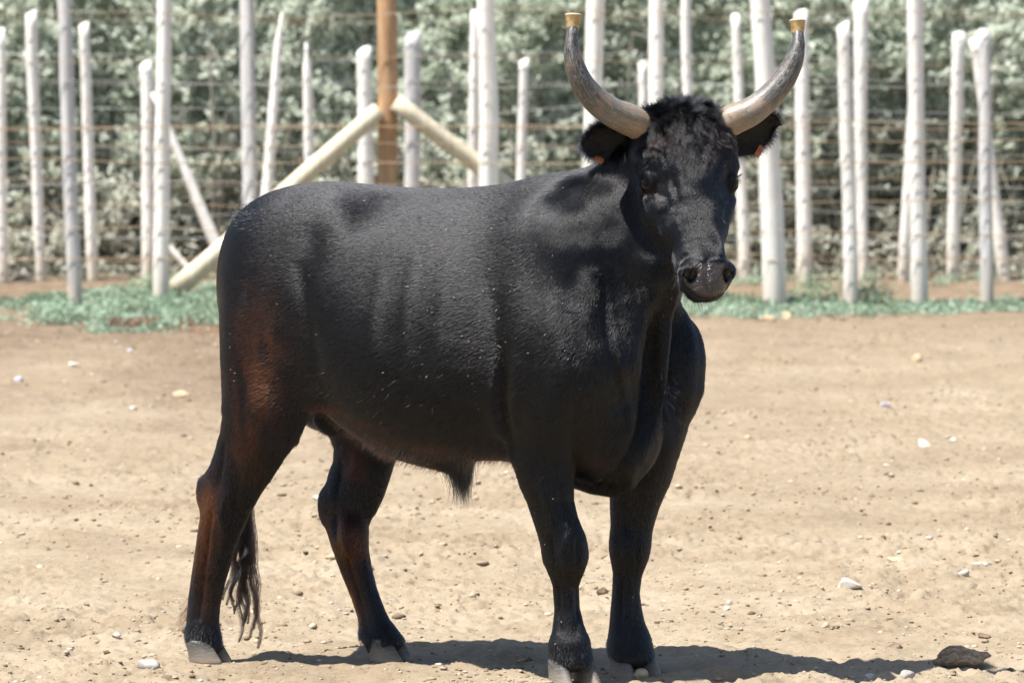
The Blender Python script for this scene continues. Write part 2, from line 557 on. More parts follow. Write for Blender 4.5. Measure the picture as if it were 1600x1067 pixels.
n = NT('rusty fencing wire')
M_wire = n.done(n.bsdf(n.ramp(n.noise(n.coord(), 3, 6), [(.35, (.26, .17, .10)), (.55, (.40, .29, .18)), (.75, (.46, .42, .36))]), .75, None, .4))
n = NT('dull galvanised wire')
M_gwire = n.done(n.bsdf(n.ramp(n.noise(n.coord(), 5, 4), [(.4, (.34, .33, .31)), (.7, (.52, .51, .49))]), .5, None, .5, Metallic=.4))

def add_wire(parent, z, y, x0, x1, r_, mat, seed, sag=.03):
    r_ = r_ * .62
    k = np.arange(x0, x1 + .01, .12)
    zz = z + sag * vnoise2(k * .9 + seed * 3.1, np.zeros_like(k) + seed, 41) + .004 * vnoise2(k * 7, np.zeros_like(k), seed)
    yy = y + .02 * vnoise2(k * .7, np.zeros_like(k) + 2.2, seed + 5)
    P = np.stack([k, yy, zz], 1) - np.array(parent.location)
    V = []
    for a in range(5):
        an = a * 2 * math.pi / 5
        V.append(P + np.array([0, math.cos(an) * r_, math.sin(an) * r_]))
    V = np.stack(V, 1).reshape(-1, 3)
    fs = [(i * 5 + a, (i + 1) * 5 + a, (i + 1) * 5 + (a + 1) % 5, i * 5 + (a + 1) % 5) for i in range(len(k) - 1) for a in range(5)]
    return mesh_obj('wire', V, fs, mat, parent)

def build_fences():
    D1, D2 = 30.5, 32.75
    f1 = empty('wire_fence', (0, D1, 0))
    tag(f1, 'front wire fence of tall rough stakes standing among the green weeds', 'fence')
    P = [  # top, base, widths, material, note
        ((98, -60), (118, 473), (22, 24), M_grey, 'tall grey stake leaning slightly, second from the left edge'),
        ((256, -60), (250, 476), (24, 30), M_white, 'tall crooked white stake in front of the fallen pole'),
        ((383, -60), (392, 474), (23, 27), M_grey, 'tall half grey stake just behind the rump of the bull'),
        ((760, -60), (768, 476), (28, 34), M_white, 'tall white stake at the foot of the right brace'),
        ((933, -60), (915, 476), (30, 30), M_white, 'thick stake behind the left horn'),
        ((1027, -60), (1024, 476), (25, 26), M_white, None),
        ((1183, -60), (1208, 482), (36, 46), M_white, 'thickest pale trunk of the fence, right of the head'),
        ((1318, 38), (1331, 476), (20, 25), M_white, None),
        ((1428, -60), (1436, 486), (26, 29), M_white, None),
        ((1539, 50), (1543, 478), (22, 25), M_grey, 'grey stake before the leaning white one at right'),
        ((-120, -60), (-112, 476), (24, 27), M_white, None), ((-280, 30), (-285, 476), (24, 27), M_white, None),
        ((1690, -40), (1694, 480), (24, 27), M_white, None), ((1820, -60), (1812, 480), (24, 27), M_grey, None),
    ]
    for i, (t, b, w, m, lab) in enumerate(P):
        add_post(f1, 'post', D1, t, b, w, m, lab, 100 + i)
    add_post(f1, 'post', D1 + .05, (603, -60), (606, 476), (30, 33), M_treated, 'thick round honey brown post with two braces', 140, 0, sides=20, lump=.02)
    def brace(a, b, r0, r1, seed, lab, Da, Db):
        A, B = at(a[0], a[1], Da), at(b[0], b[1], Db)
        off = np.array(f1.location)
        V, F = pole_mesh([A - off, B - off], [r0, r1], seed, 16, .025, 0, rings=14)
        o = mesh_obj('brace', V, F, M_pale, f1); o['label'] = lab
    brace((592, 172), (275, 452), .048, .056, 150, 'pale round pole slanting down to the left from the brown post', D1 - .02, D1 - .25)
    brace((618, 160), (940, 400), .050, .052, 151, 'pale round pole slanting down to the right from the brown post', D1 - .02, D1 + .2)
    for i, (py, m, r_) in enumerate([(22, M_wire, .0035), (94, M_wire, .0025), (131, M_gwire, .0028), (195, M_wire, .0045), (226, M_wire, .003),
                                      (248, M_wire, .0045), (290, M_gwire, .003), (321, M_wire, .0035), (363, M_wire, .0045), (405, M_wire, .0035)]):
        z = at(800, py, D1)[2]
        add_wire(f1, z, D1 - .06, -6.4, 6.4, r_, m, i + 1, .03)
    f2 = empty('wire_fence', (0, D2, 0))
    tag(f2, 'rear wire fence of shorter white split stakes close to the shrubs', 'fence')
    Q = [((0, 48), (4, 440), (18, 20), M_white, None), ((47, 20), (64, 436), (22, 20), M_white, None), ((131, 38), (147, 443), (17, 20), M_white, None),
         ((228, 100), (231, 440), (19, 20), M_white, None), ((440, 22), (408, 440), (14, 26), M_white, 'white stake leaning to the right, cut to a point'),
         ((478, 68), (486, 440), (16, 20), M_white, None),
         ((568, 78), (574, 440), (24, 30), M_white, None), ((645, 52), (643, 440), (25, 25), M_grey, None), ((742, 18), (736, 440), (17, 22), M_white, None),
         ((819, 93), (811, 440), (15, 17), M_white, None), ((1004, 97), (1000, 440), (14, 15), M_white, None),
         ((1074, -50), (1078, 440), (18, 18), M_white, None), ((1150, 25), (1165, 446), (16, 22), M_white, None), ((1252, 20), (1257, 441), (22, 26), M_white, None),
         ((1344, 2), (1348, 441), (26, 17), M_white, None), ((1432, 60), (1409, 440), (20, 21), M_white, None), ((1497, 55), (1488, 450), (23, 22), M_white, None),
         ((1521, 62), (1572, 449), (15, 24), M_white, 'white stake leaning to the left at the right edge'),
         ((-90, 60), (-85, 440), (22, 22), M_white, None), ((1660, 40), (1655, 440), (22, 22), M_white, None), ((1760, 10), (1766, 440), (22, 22), M_white, None)]
    for i, (t, b, w, m, lab) in enumerate(Q):
        add_post(f2, 'post', D2, t, b, w, m, lab, 200 + i, .3, pointed=(i in (4, 5)), sides=10)
    for (a, b, ra, rb, sd, lab) in [((240, 145), (352, 412), .020, .044, 260, 'white slanting prop stake at the left'), ((255, 378), (300, 428), .022, .022, 261, 'short piece of white stake lying aslant near the ground')]:
        A, B = at(a[0], a[1], D2 - .08), at(b[0], b[1], D2 - .12)
        off = np.array(f2.location)
        V, F = pole_mesh([A - off, B - off], [ra, rb], sd, 10, .08, .3, rings=14)
        o = mesh_obj('prop', V, F, M_white, f2); o['label'] = lab
    for i, (py, m, r_) in enumerate([(30, M_wire, .003), (88, M_gwire, .003), (133, M_gwire, .0025), (172, M_gwire, .003), (205, M_wire, .004),
                                      (238, M_gwire, .0025), (281, M_wire, .003), (330, M_gwire, .003), (372, M_gwire, .004), (398, M_wire, .004)]):
        z = at(800, py, D2)[2]
        add_wire(f2, z, D2 - .06, -6.6, 6.6, r_, m, i + 21, .035)

# ------------------------------------------------------------------ stones
def rock_mesh(seed, sx, sy, sz, sub=2, rough=.32, cut=6):
    import bmesh
    bm = bmesh.new()
    bmesh.ops.create_icosphere(bm, subdivisions=sub, radius=1)
    v = np.array([q.co[:] for q in bm.verts]); f = [tuple(w.index for w in q.verts) for q in bm.faces]
    bm.free()
    v = v * (1 + rough * vnoise3(v * 1.3 + seed * 3.7, seed)[:, None] + .4 * rough * vnoise3(v * 3.1 + seed, seed + 1)[:, None])
    r_ = np.random.default_rng(seed)
    for _ in range(cut):
        nd = r_.normal(size=3); nd /= np.linalg.norm(nd); c = r_.uniform(.42, .80)
        dd = v @ nd - c
        v = v - np.clip(dd, 0, None)[:, None] * nd * .96
    return v * np.array([sx, sy, sz]), f

def stone_mat(name, c0, c1):
    n = NT(name); co = n.coord('Object')
    c = n.ramp(n.noise(co, 30, 6, .6), [(.3, c0), (.7, c1)])
    return n.done(n.bsdf(c, .85, n.bump(n.noise(co, 90, 6, .7), .5, .004), .3))

def build_stones():
    MW = stone_mat('chalk white stone', (.42, .38, .32), (.64, .60, .53))
    MT = stone_mat('buff stone', (.34, .24, .14), (.54, .41, .27))
    MG = stone_mat('grey stone', (.25, .22, .19), (.44, .40, .35))
    MP = stone_mat('lilac grey stone', (.30, .28, .31), (.46, .43, .46))
    MB = stone_mat('dark crusty clod', (.07, .045, .028), (.24, .17, .11))
    S = [  # px, py(base), width px, height px, mat, label
        (1330, 930, 38, 15, MW, 'chalk white flat stone, largest pale one right of the front legs'),
        (1447, 698, 28, 13, MW, 'rounded white stone on the bare soil right of the chest'),
        (1508, 905, 19, 12, MG, 'small squarish grey stone on the right side of the yard'),
        (1198, 506, 26, 14, MT, 'buff stone lying just in front of the thickest fence trunk'),
        (1230, 496, 18, 9, MT, 'buff pebble right beside the larger stone near the thickest trunk'),
        (1437, 564, 18, 13, MT, 'orange tinted stone on the far soil before the tall right stakes'),
        (1408, 884, 34, 9, MT, 'low pale crust of earth on the right side of the yard'),
        (1538, 888, 36, 8, MG, 'thin grey flat stone near the right edge'),
        (280, 621, 26, 11, MT, 'cream stone on the dark damp soil left of the bull'),
        (205, 640, 12, 8, MW, 'little white stone below and left of the cream one'),
        (112, 571, 17, 8, MW, 'white pebble on the damp soil at far left'),
        (25, 592, 15, 8, MP, 'lilac tinted pebble nearest the left edge'),
        (202, 548, 11, 6, MP, 'pale pebble on damp soil below the weeds at left'),
        (238, 513, 13, 8, MT, 'buff pebble at the edge of the left weeds'),
        (226, 1052, 40, 17, MG, 'rough grey white stone left of the rear hoof'),
        (943, 925, 16, 10, MB, 'dark brown clod behind the front legs'),
        (1003, 1066, 26, 14, MT, 'pinkish rounded stone by the front hoof'),
        (518, 884, 22, 10, MT, 'buff stone seen between the hind legs'),
        (495, 776, 18, 7, MW, 'faint pale stone between the legs under the belly'),
        (1362, 1068, 18, 12, MW, 'white pebble at the bottom edge in the shade'),
        (1423, 1070, 26, 14, MG, 'grey pointed stone at the bottom edge in the shade'),
        (30, 437, 34, 17, MG, 'grey boulder lying at the foot of the rear fence at left'),
        (1400, 1018, 26, 12, MB, 'brown clod of earth above the shadow edge at right'),
        (1542, 1003, 18, 9, MB, 'small brown clod near the right edge'),
        (1143, 948, 10, 7, MW, 'tiny white pebble behind the front hoof'),
        (1136, 953, 10, 6, MW, 'second tiny white pebble just beside it'),
        (1492, 690, 12, 6, MW, 'tiny white stone above and right of the rounded one'),
        (570, 975, 14, 8, MG, 'small grey stone behind the far hind hoof'),
        (178, 1003, 14, 8, MG, 'small grey clod at lower left'),
        (1385, 640, 16, 7, MP, 'pinkish pale pebble in the far right soil'),
    ]
    for i, (px, py, w, h, m, lab) in enumerate(S):
        D = CAM_H * FPX / (py + 70)
        x = (px - 800) / FPX * D
        sx = w / 2 / FPX * D; sz = h / 2 / FPX * D * 1.15
        v, f = rock_mesh(300 + i, sx * 1.15, sx * .85, sz * 1.25, 3)
        o = mesh_obj('stone' if m is not MB else 'earth_clod', v, f, m, None)
        D2_ = D + sx * .5
        o.location = (x, D2_, float(ground_h(np.array([x]), np.array([D2_]))[0]) + sz * .40)
        o.rotation_euler = (0, 0, random.uniform(-.3, .3))
        tag(o, lab, 'stone' if m is not MB else 'clod')
    # gnarled piece of wood / dung at the right edge
    D = CAM_H * FPX / (1045 + 70)
    V = []; 
    n_ = NT('weathered stump wood'); co = n_.coord('Object')
    g = n_.noise(n_.mapping(co, (10, 60, 60)), 1.5, 6, .7)
    md = n_.done(n_.bsdf(n_.ramp(g, [(.3, (.07, .045, .028)), (.5, (.26, .185, .12)), (.68, (.48, .39, .28))]), .9, n_.bump(g, .8, .01)))
    v, f = rock_mesh(388, .085, .05, .040, 4, .30, 3)
    r0 = np.linalg.norm(v / np.array([.075, .05, .03]), axis=1)
    v += .004 * np.stack([vnoise3(v * [30, 90, 90] + 9 * q, 3 + q) for q in range(3)], 1)
    # concave lower right side
    o = mesh_obj('wood_chunk', v, f, md, None)
    x = (1507 - 800) / FPX * D
    o.location = (x, D, float(ground_h(np.array([x]), np.array([D]))[0]) + .020)
    tag(o, 'gnarled brown chunk of dead wood lying at the end of the shadow', 'wood')

def build_gravel():
    bases = [rock_mesh(900 + i, 1, 1, .62, 1, .35, 2) for i in range(6)]
    npb = 30000
    D = 14.2 + (33 - 14.2) * rng.random(npb) ** 1.9
    x = rng.uniform(-1, 1, npb) * (D * .105 + .35)
    cl = vnoise2(x * 2.2, D * 1.3, 66) + rng.normal(0, .5, npb) > -.2
    D, x = D[cl], x[cl]; npb = len(D)
    s = np.exp(rng.normal(-5.5, .50, npb)) * (1 + (D - 15) * .02)
    s = np.clip(s, .0018, .017)
    z = ground_h(x, D) + s * .1
    tone = np.clip(rng.normal(.48, .22, npb), 0, 1)
    Vs, Fs, Ts = [], [], []; off = 0
    for bi, (bv, bf) in enumerate(bases):
        k = np.arange(bi, npb, 6)
        a = rng.uniform(0, 6.28, len(k)); ca, sa = np.cos(a), np.sin(a)
        q = bv[None] * (s[k])[:, None, None] * np.stack([rng.uniform(.8, 1.5, len(k)), np.ones(len(k)), rng.uniform(.6, 1.1, len(k))], 1)[:, None, :]
        X = q[..., 0] * ca[:, None] - q[..., 1] * sa[:, None]; Y = q[..., 0] * sa[:, None] + q[..., 1] * ca[:, None]
        W = np.stack([X + x[k][:, None], Y + D[k][:, None], q[..., 2] + z[k][:, None]], -1).reshape(-1, 3)
        F = (np.array(bf)[None] + (np.arange(len(k)) * len(bv))[:, None, None]).reshape(-1, 3) + off
        Vs.append(W); Fs.append(F); Ts.append(np.repeat(tone[k], len(bv))); off += len(W)
    n = NT('crumbs of dry earth')
    c = n.ramp(n.attr('tone'), [(0, (.10, .068, .043)), (.4, (.24, .18, .12)), (.72, (.38, .305, .22)), (.95, (.46, .39, .30)), (1, (.52, .47, .40))])
    m = n.done(n.bsdf(c, .92, None, .2))
    o = mesh_obj('gravel', np.concatenate(Vs), np.concatenate(Fs), m, None)
    vattr(o, 'tone', np.concatenate(Ts))
    tag(o, 'crumbs of dry earth and grit strewn over the bare yard', 'gravel', kind='stuff')

ground = mesh_obj('ground', np.stack([gxr, gyr, gz], 1), gf, M_soil)
vattr(ground, 'damp', damp_mask(gxr, np.maximum(gyr, 1)))
tag(ground, 'bare dry trampled soil of the cattle yard', kind='structure')
build_fences()
build_shrubbery()
build_ground_cover()
build_stones()
build_gravel()
# ------------------------------------------------------------------ the bull
TH = R(28.0)
OX, OY = -0.163, 14.92
cT, sT = math.cos(TH), math.sin(TH)
# animal's own frame: x forward, y to its left (away from the photographer), z up
def to_world(p):
    p = np.asarray(p, float)
    return np.stack([OX + p[..., 0] * cT + p[..., 1] * sT, OY - p[..., 0] * sT + p[..., 1] * cT, p[..., 2]], -1)
_rot = np.array(cam.rotation_euler.to_matrix())
def ray(px, py):
    return _rot @ np.array([(px - 800) / FPX, -(py - 533.5) / FPX, -1.0])
def B(px, py, lat=0.0):
    """point of the plane at lateral offset lat (positive = near side) seen at a pixel, in the animal's frame"""
    w = ray(px, py)
    # lateral (near side) coordinate of O + t*w : dot((P - O), (-sT, -cT)) = lat
    o = (0 - OX) * (-sT) + (0 - OY) * (-cT)
    dd = w[0] * (-sT) + w[1] * (-cT)
    t = (lat - o) / dd
    P = w * t
    s_ = (P[0] - OX) * cT - (P[1] - OY) * sT
    return np.array([s_, -lat, CAM_H + P[2]])
MPP = 14.9 / FPX          # metres per pixel at the animal

class Field:
    def __init__(self, xs, ys, zs):
        self.ax = [np.asarray(a, np.float32) for a in (xs, ys, zs)]
        self.F = np.full([len(a) for a in self.ax], 0.5, np.float32)
    def region(self, lo, hi, m):
        sl, cs = [], []
        for a, l, h in zip(self.ax, lo, hi):
            i0 = max(0, np.searchsorted(a, l - m) - 1); i1 = min(len(a), np.searchsorted(a, h + m) + 1)
            sl.append(slice(i0, i1)); cs.append(a[i0:i1])
        return tuple(sl), cs
    def apply(self, lo, hi, k, fn, sub=False):
        sl, (x, y, z) = self.region(lo, hi, 1.6 * k + 0.06)
        if min(len(x), len(y), len(z)) == 0: return
        X, Y, Z = x[:, None, None], y[None, :, None], z[None, None, :]
        d = fn(X, Y, Z)
        A = self.F[sl]
        if sub:
            A = -A
            d_ = d
            h = np.maximum(k - np.abs(A - d_), 0) / k
            self.F[sl] = -(np.minimum(A, d_) - h * h * k * .25)
        else:
            h = np.maximum(k - np.abs(A - d), 0) / k
            self.F[sl] = np.minimum(A, d) - h * h * k * .25
    def tube(self, nodes, S=(0, 1, 0), k=.03, sub=False, mirror=False, endk=1.0):
        """nodes: list of (point, hU, wS[, S]) ; S = side axis; U = S x T. Elliptic tube through the nodes."""
        P = np.array([q[0] for q in nodes], float); H = np.array([q[1] for q in nodes], float); W = np.array([q[2] for q in nodes], float)
        S = np.array(S, float); S /= np.linalg.norm(S)
        m = max(H.max(), W.max())
        def fn(X, Y, Z):
            best = None
            for i in range(len(P) - 1):
                a, b = P[i], P[i + 1]
                ab = b - a; L = np.linalg.norm(ab); T = ab / L
                U = np.cross(S, T); U /= np.linalg.norm(U)
                S2 = np.cross(T, U)
                qx, qy, qz = X - a[0], Y - a[1], Z - a[2]
                t = qx * T[0] + qy * T[1] + qz * T[2]
                u = qx * U[0] + qy * U[1] + qz * U[2]
                s = qx * S2[0] + qy * S2[1] + qz * S2[2]
                tc = np.clip(t / L, 0, 1)
                # smooth the interpolation of the half axes
                hh = H[i] + (H[i + 1] - H[i]) * tc
                ww = W[i] + (W[i + 1] - W[i]) * tc
                e = t - tc * L
                re = np.minimum(hh, ww) * endk
                k0 = np.sqrt((u / hh) ** 2 + (s / ww) ** 2 + (e / re) ** 2)
                k1 = np.sqrt((u / hh ** 2) ** 2 + (s / ww ** 2) ** 2 + (e / re ** 2) ** 2) + 1e-6
                d = k0 * (k0 - 1) / k1
                best = d if best is None else np.minimum(best, d)
            return best.astype(np.float32)
        self.apply(P.min(0) - m, P.max(0) + m, k, fn, sub)
        if mirror:
            self.tube([(np.array(q[0]) * [1, -1, 1], q[1], q[2]) for q in nodes], S, k, sub)
    def ell(self, c, r, rot=None, k=.03, sub=False, mirror=False):
        """ellipsoid: centre, radii along its own axes, rot = 3x3 (columns = axes)"""
        c = np.array(c, float); r = np.array(r, float)
        M = np.eye(3) if rot is None else np.array(rot, float)
        m = r.max()
        def fn(X, Y, Z):
            qx, qy, qz = X - c[0], Y - c[1], Z - c[2]
            a = [qx * M[0, i] + qy * M[1, i] + qz * M[2, i] for i in range(3)]
            k0 = np.sqrt(sum((a[i] / r[i]) ** 2 for i in range(3)))
            k1 = np.sqrt(sum((a[i] / r[i] ** 2) ** 2 for i in range(3))) + 1e-6
            return (k0 * (k0 - 1) / k1).astype(np.float32)
        self.apply(c - m, c + m, k, fn, sub)
        if mirror:
            M2 = np.diag([1, -1, 1]) @ M
            self.ell(c * [1, -1, 1], r, M2, k, sub)
    def mesh(self):
        F = self.F; ax = self.ax
        ins = F < 0
        c = np.zeros([q - 1 for q in F.shape], np.uint8)
        for a in (0, 1):
            for b in (0, 1):
                for d in (0, 1):
                    c += ins[a:a + c.shape[0], b:b + c.shape[1], d:d + c.shape[2]]
        act = (c > 0) & (c < 8)
        I, J, K = np.nonzero(act)
        idm = np.full(act.shape, -1, np.int32)
        idm[I, J, K] = np.arange(len(I))
        acc = np.zeros((len(I), 3)); cnt = np.zeros(len(I))
        corners = [(a, b, d) for a in (0, 1) for b in (0, 1) for d in (0, 1)]
        for p in corners:
            for axn in range(3):
                if p[axn] == 1: continue
                q = list(p); q[axn] = 1
                f0 = F[I + p[0], J + p[1], K + p[2]]; f1 = F[I + q[0], J + q[1], K + q[2]]
                cr = (f0 < 0) != (f1 < 0)
                t = np.where(cr, f0 / np.where(cr, f0 - f1, 1), 0)
                p0 = np.stack([ax[0][I + p[0]], ax[1][J + p[1]], ax[2][K + p[2]]], 1)
                p1 = np.stack([ax[0][I + q[0]], ax[1][J + q[1]], ax[2][K + q[2]]], 1)
                acc += np.where(cr[:, None], p0 + (p1 - p0) * t[:, None], 0); cnt += cr
        V = acc / cnt[:, None]
        quads = []
        # x edges
        for axn in range(3):
            sl0 = [slice(None)] * 3; sl1 = [slice(None)] * 3
            sl0[axn] = slice(0, -1); sl1[axn] = slice(1, None)
            a, b = ins[tuple(sl0)], ins[tuple(sl1)]
            e = np.nonzero(a != b)
            o1, o2 = [(1, 2), (2, 0), (0, 1)][axn]
            ok = (e[o1] > 0) & (e[o2] > 0) & (e[o1] < F.shape[o1] - 1) & (e[o2] < F.shape[o2] - 1)
            e = [q[ok] for q in e]
            inside_first = a[e[0], e[1], e[2]]
            def cell(d1, d2):
                q = [e[0].copy(), e[1].copy(), e[2].copy()]
                q[o1] -= d1; q[o2] -= d2
                return idm[q[0], q[1], q[2]]
            qd = np.stack([cell(1, 1), cell(0, 1), cell(0, 0), cell(1, 0)], 1)
            qd[~inside_first] = qd[~inside_first][:, ::-1]
            quads.append(qd)
        return V, np.concatenate(quads)

def laplace(V, Q, it=2, lam=.5):
    E = np.concatenate([Q[:, [0, 1]], Q[:, [1, 2]], Q[:, [2, 3]], Q[:, [3, 0]]])
    n_ = len(V)
    deg = np.bincount(E.ravel(), minlength=n_).astype(float)
    for i in range(it):
        for l in (lam, -lam * 1.04):
            acc = np.stack([np.bincount(E[:, 0], V[E[:, 1], a], n_) + np.bincount(E[:, 1], V[E[:, 0], a], n_) for a in range(3)], 1)
            V = V + l * (acc / deg[:, None] - V)
    return V

def vnormals(V, Q):
    d1 = V[Q[:, 2]] - V[Q[:, 0]]; d2 = V[Q[:, 3]] - V[Q[:, 1]]
    fn = np.cross(d1, d2)
    N = np.stack([sum(np.bincount(Q[:, j], fn[:, a], len(V)) for j in range(4)) for a in range(3)], 1)
    return N / (np.linalg.norm(N, axis=1)[:, None] + 1e-12), fn

# head frame (u: towards its right cheek, d: poll -> muzzle, n: out of the forehead)
YAW, PIT = R(-44.0), R(62.0)
N0 = np.array([math.cos(YAW), math.sin(YAW), 0])
hd = -math.sin(PIT) * np.array([0, 0, 1]) + math.cos(PIT) * N0
hn = math.cos(PIT) * np.array([0, 0, 1]) + math.sin(PIT) * N0
hu = np.cross(N0, [0, 0, 1.0])
ROLL = R(-1.0)
hu, hd = hu * math.cos(ROLL) + hd * math.sin(ROLL), hd * math.cos(ROLL) - hu * math.sin(ROLL)
HM = np.stack([hu, hd, hn], 1)
H0 = B(1072, 168, -0.02)
def Hp(u, d, n_):
    return H0 + HM @ np.array([u, d, n_], float)

def build_body_field():
    st_x = axis_points([(-.98, .0075), (.42, .0075), (.56, .0042), (1.14, .0042)])
    st_y = axis_points([(-.42, .0055), (-.36, .0055), (-.27, .0042), (.13, .0042), (.22, .0065), (.40, .0065)])
    st_z = axis_points([(.02, .0075), (.88, .0075), (1.02, .0042), (1.60, .0042)])
    f = Field(st_x, st_y, st_z)
    # ---------------- trunk: (pixel x, top y, bottom y, half width)
    nodes = []
    for px, yt, yb, w in [(440, 312, 600, .17), (485, 301, 618, .235), (540, 296, 630, .265), (610, 302, 664, .295),
                          (680, 306, 700, .315), (760, 303, 714, .305), (830, 298, 722, .265), (890, 298, 728, .225)]:
        a, b = B(px, yt), B(px, yb)
        a[0] = b[0] = (a[0] + b[0]) / 2
        nodes.append(((a + b) / 2, (a[2] - b[2]) / 2, w))
    f.tube(nodes, (0, 1, 0), .03)
    # spine ridge and rump
    f.tube([(B(396, 358), .035, .045), (B(430, 325), .045, .06), (B(500, 322), .055, .08), (B(600, 330), .045, .07), (B(760, 328), .045, .07), (B(880, 310), .045, .055)], k=.05)
    # hips (hook bones), pins, loin
    f.ell(B(522, 352, .14), (.09, .055, .05), k=.12, mirror=True)
    for sg in (1, -1):
        f.tube([(B(850, 365, .10) * [1, sg, 1], .05, .06), (B(900, 345, .09) * [1, sg, 1], .07, .06), (B(950, 330, .06) * [1, sg, 1], .07, .05)], k=.12)
    f.ell(B(392, 400, .08), (.05, .055, .09), k=.08, mirror=True)
    f.ell(B(392, 362, 0), (.035, .04, .05), k=.06)
    # thighs
    def thigh(sgn):
        f.ell(B(438, 470, .14) * [1, sgn, 1], (.145, .11, .24), k=.08)
        f.ell(B(421, 570, .155) * [1, sgn, 1], (.118, .095, .20), k=.07)
    thigh(1); thigh(-1)
    # belly fullness and flanks
    f.ell(B(668, 560, .06), (.30, .245, .25), k=.08)
    f.ell(B(668, 560, -.06), (.30, .245, .25), k=.08)
    # shoulders
    for sg in (1, -1):
        f.ell(B(842, 490, .155) * [1, sg, 1], (.14, .070, .25), [[.97, 0, .24], [0, 1, 0], [-.24, 0, .97]], k=.12)
        f.ell(B(878, 560, .175) * [1, sg, 1], (.115, .10, .16), k=.09)
        f.ell(B(845, 610, .165) * [1, sg, 1], (.11, .085, .14), k=.07)
        f.ell((B(938, 585, .085) if sg > 0 else B(1044, 570, -.165)), ((.082, .085, .14) if sg > 0 else (.098, .100, .150)), k=.08)
    # chest
    f.ell(B(945, 600, 0), (.112, .14, .20), k=.06)
    f.ell(B(945, 680, 0), (.15, .125, .13), k=.07)
    # neck: from the shoulders to the back of the skull
    nk = [(B(880, 420, 0), .225, .155), (B(935, 415, .0), .20, .112), (B(985, 385, .0), .165, .108), (Hp(.0, .17, -.17), .115, .095), (Hp(0, .12, -.12), .09, .085)]
    f.tube(nk, (0, 1, 0), .07)
    # crest of the neck
    f.tube([(B(850, 318), .04, .06), (B(900, 308), .045, .05), (B(945, 288), .045, .045), (B(990, 250), .05, .05), (Hp(0, .05, -.09), .06, .07)], k=.06)
    # neck front / throat mass
    f.tube([(Hp(.0, .24, -.17), .05, .045), (B(985, 500, .0), .065, .06), (B(968, 590, 0), .07, .08), (B(950, 690, 0), .09, .09)], k=.06)
    # brachiocephalic cord running from jaw to shoulder point (near side) and hollow in front of the shoulder
    f.tube([(Hp(.06, .20, -.19), .04, .035), (B(985, 470, .06), .05, .03), (B(965, 560, .10), .05, .04)], k=.06)
    f.tube([(Hp(-.06, .20, -.19), .04, .035), (B(975, 470, .10) * [1, -1, 1], .055, .035), (B(960, 560, .16) * [1, -1, 1], .055, .04)], k=.05)
    # dewlap: a thin midline fold
    f.tube([(Hp(.0, .33, -.13), .022, .018), (B(1022, 490), .050, .013), (B(1016, 550), .052, .013), (B(1010, 610), .052, .014), (B(1002, 665), .050, .015),
            (B(990, 708), .048, .016), (B(974, 740), .040, .018), (B(956, 760), .028, .022), (B(930, 754), .03, .035), (B(890, 735), .04, .06)], k=.022)
    # ---------------- fore legs
    def leg(rows, lat0, lat1, rb, k=.03, upto=0):
        """rows: (y, left x, right x, ratio lateral/fore-aft); lat varies from top to foot"""
        nd = []
        n_ = len(rows)
        for i, (y, xl, xr, rt) in enumerate(rows):
            t = i / (n_ - 1)
            lat = lat0 + (lat1 - lat0) * min(1, t * 1.6)
            c = B((xl + xr) / 2, y, lat)
            hw = (xr - xl) / 2 * MPP
            a = hw / math.sqrt(cT ** 2 + (rt * sT) ** 2)
            nd.append((c, a, a * rt))
        f.tube(nd, (0, 1, 0), k, endk=.45)
        return nd
    NF = leg([(600, 790, 930, .75), (650, 792, 915, .85), (700, 797, 898, .9), (745, 811, 895, .9), (785, 826, 896, .92), (815, 836, 903, .9), (845, 845, 914, .9), (872, 850, 917, .92),
              (892, 857, 911, .95), (915, 864, 904, .95), (950, 867, 905, 1), (980, 864, 912, 1.05), (1003, 861, 920, 1.1), (1020, 862, 921, 1.1), (1036, 862, 925, 1.1)], .155, .10, 1)
    FF = leg([(600, 960, 1092, .75), (650, 962, 1076, .8), (700, 955, 1060, .85), (745, 950, 1047, .9), (785, 953, 1031, .92), (815, 954, 1022, .9), (845, 955, 1015, .9), (872, 957, 1008, .92),
              (895, 958, 1003, .95), (925, 957, 999, .95), (955, 954, 1003, 1), (978, 952, 1008, 1.05), (1003, 950, 1016, 1.1), (1018, 951, 1020, 1.1), (1030, 952, 1023, 1.1)], -.165, -.14, 1)
    NH = leg([(560, 347, 495, .62), (615, 345, 490, .60), (655, 344, 474, .60), (690, 342, 450, .62), (720, 334, 432, .62), (748, 324, 414, .62), (770, 314, 402, .66), (795, 312, 390, .72),
              (820, 311, 380, .8), (860, 305, 366, .85), (900, 299, 354, .88), (940, 294, 345, .9), (972, 291, 342, 1), (990, 295, 340, 1.05), (1002, 295, 345, 1.1), (1012, 292, 350, 1.1)], .165, .15, 1)
    FH = leg([(600, 475, 640, .6), (650, 505, 636, .6), (695, 521, 624, .62), (730, 520, 613, .62), (757, 510, 604, .62), (785, 502, 591, .66), (810, 504, 579, .7), (840, 514, 576, .8), (860, 521, 577, .85),
              (892, 533, 582, .88), (925, 547, 590, .9), (955, 557, 601, .95), (982, 562, 613, 1), (998, 568, 624, 1.05), (1012, 573, 636, 1.05)], -.15, -.10, 1)
    # knees, fetlocks
    for c_, r_ in ((B(884, 862, .10), (.050, .046, .062)), (B(984, 856, -.14), (.048, .046, .060))):
        f.ell(c_, r_, k=.03)
    # hocks: point of the hock, Achilles tendon groove
    f.ell(B(322, 768, .155), (.026, .024, .042), k=.03); f.ell(B(512, 790, -.12), (.026, .024, .045), k=.03)
    f.ell(B(352, 800, .16), (.045, .036, .055), k=.03); f.ell(B(548, 835, -.085), (.040, .034, .055), k=.03)
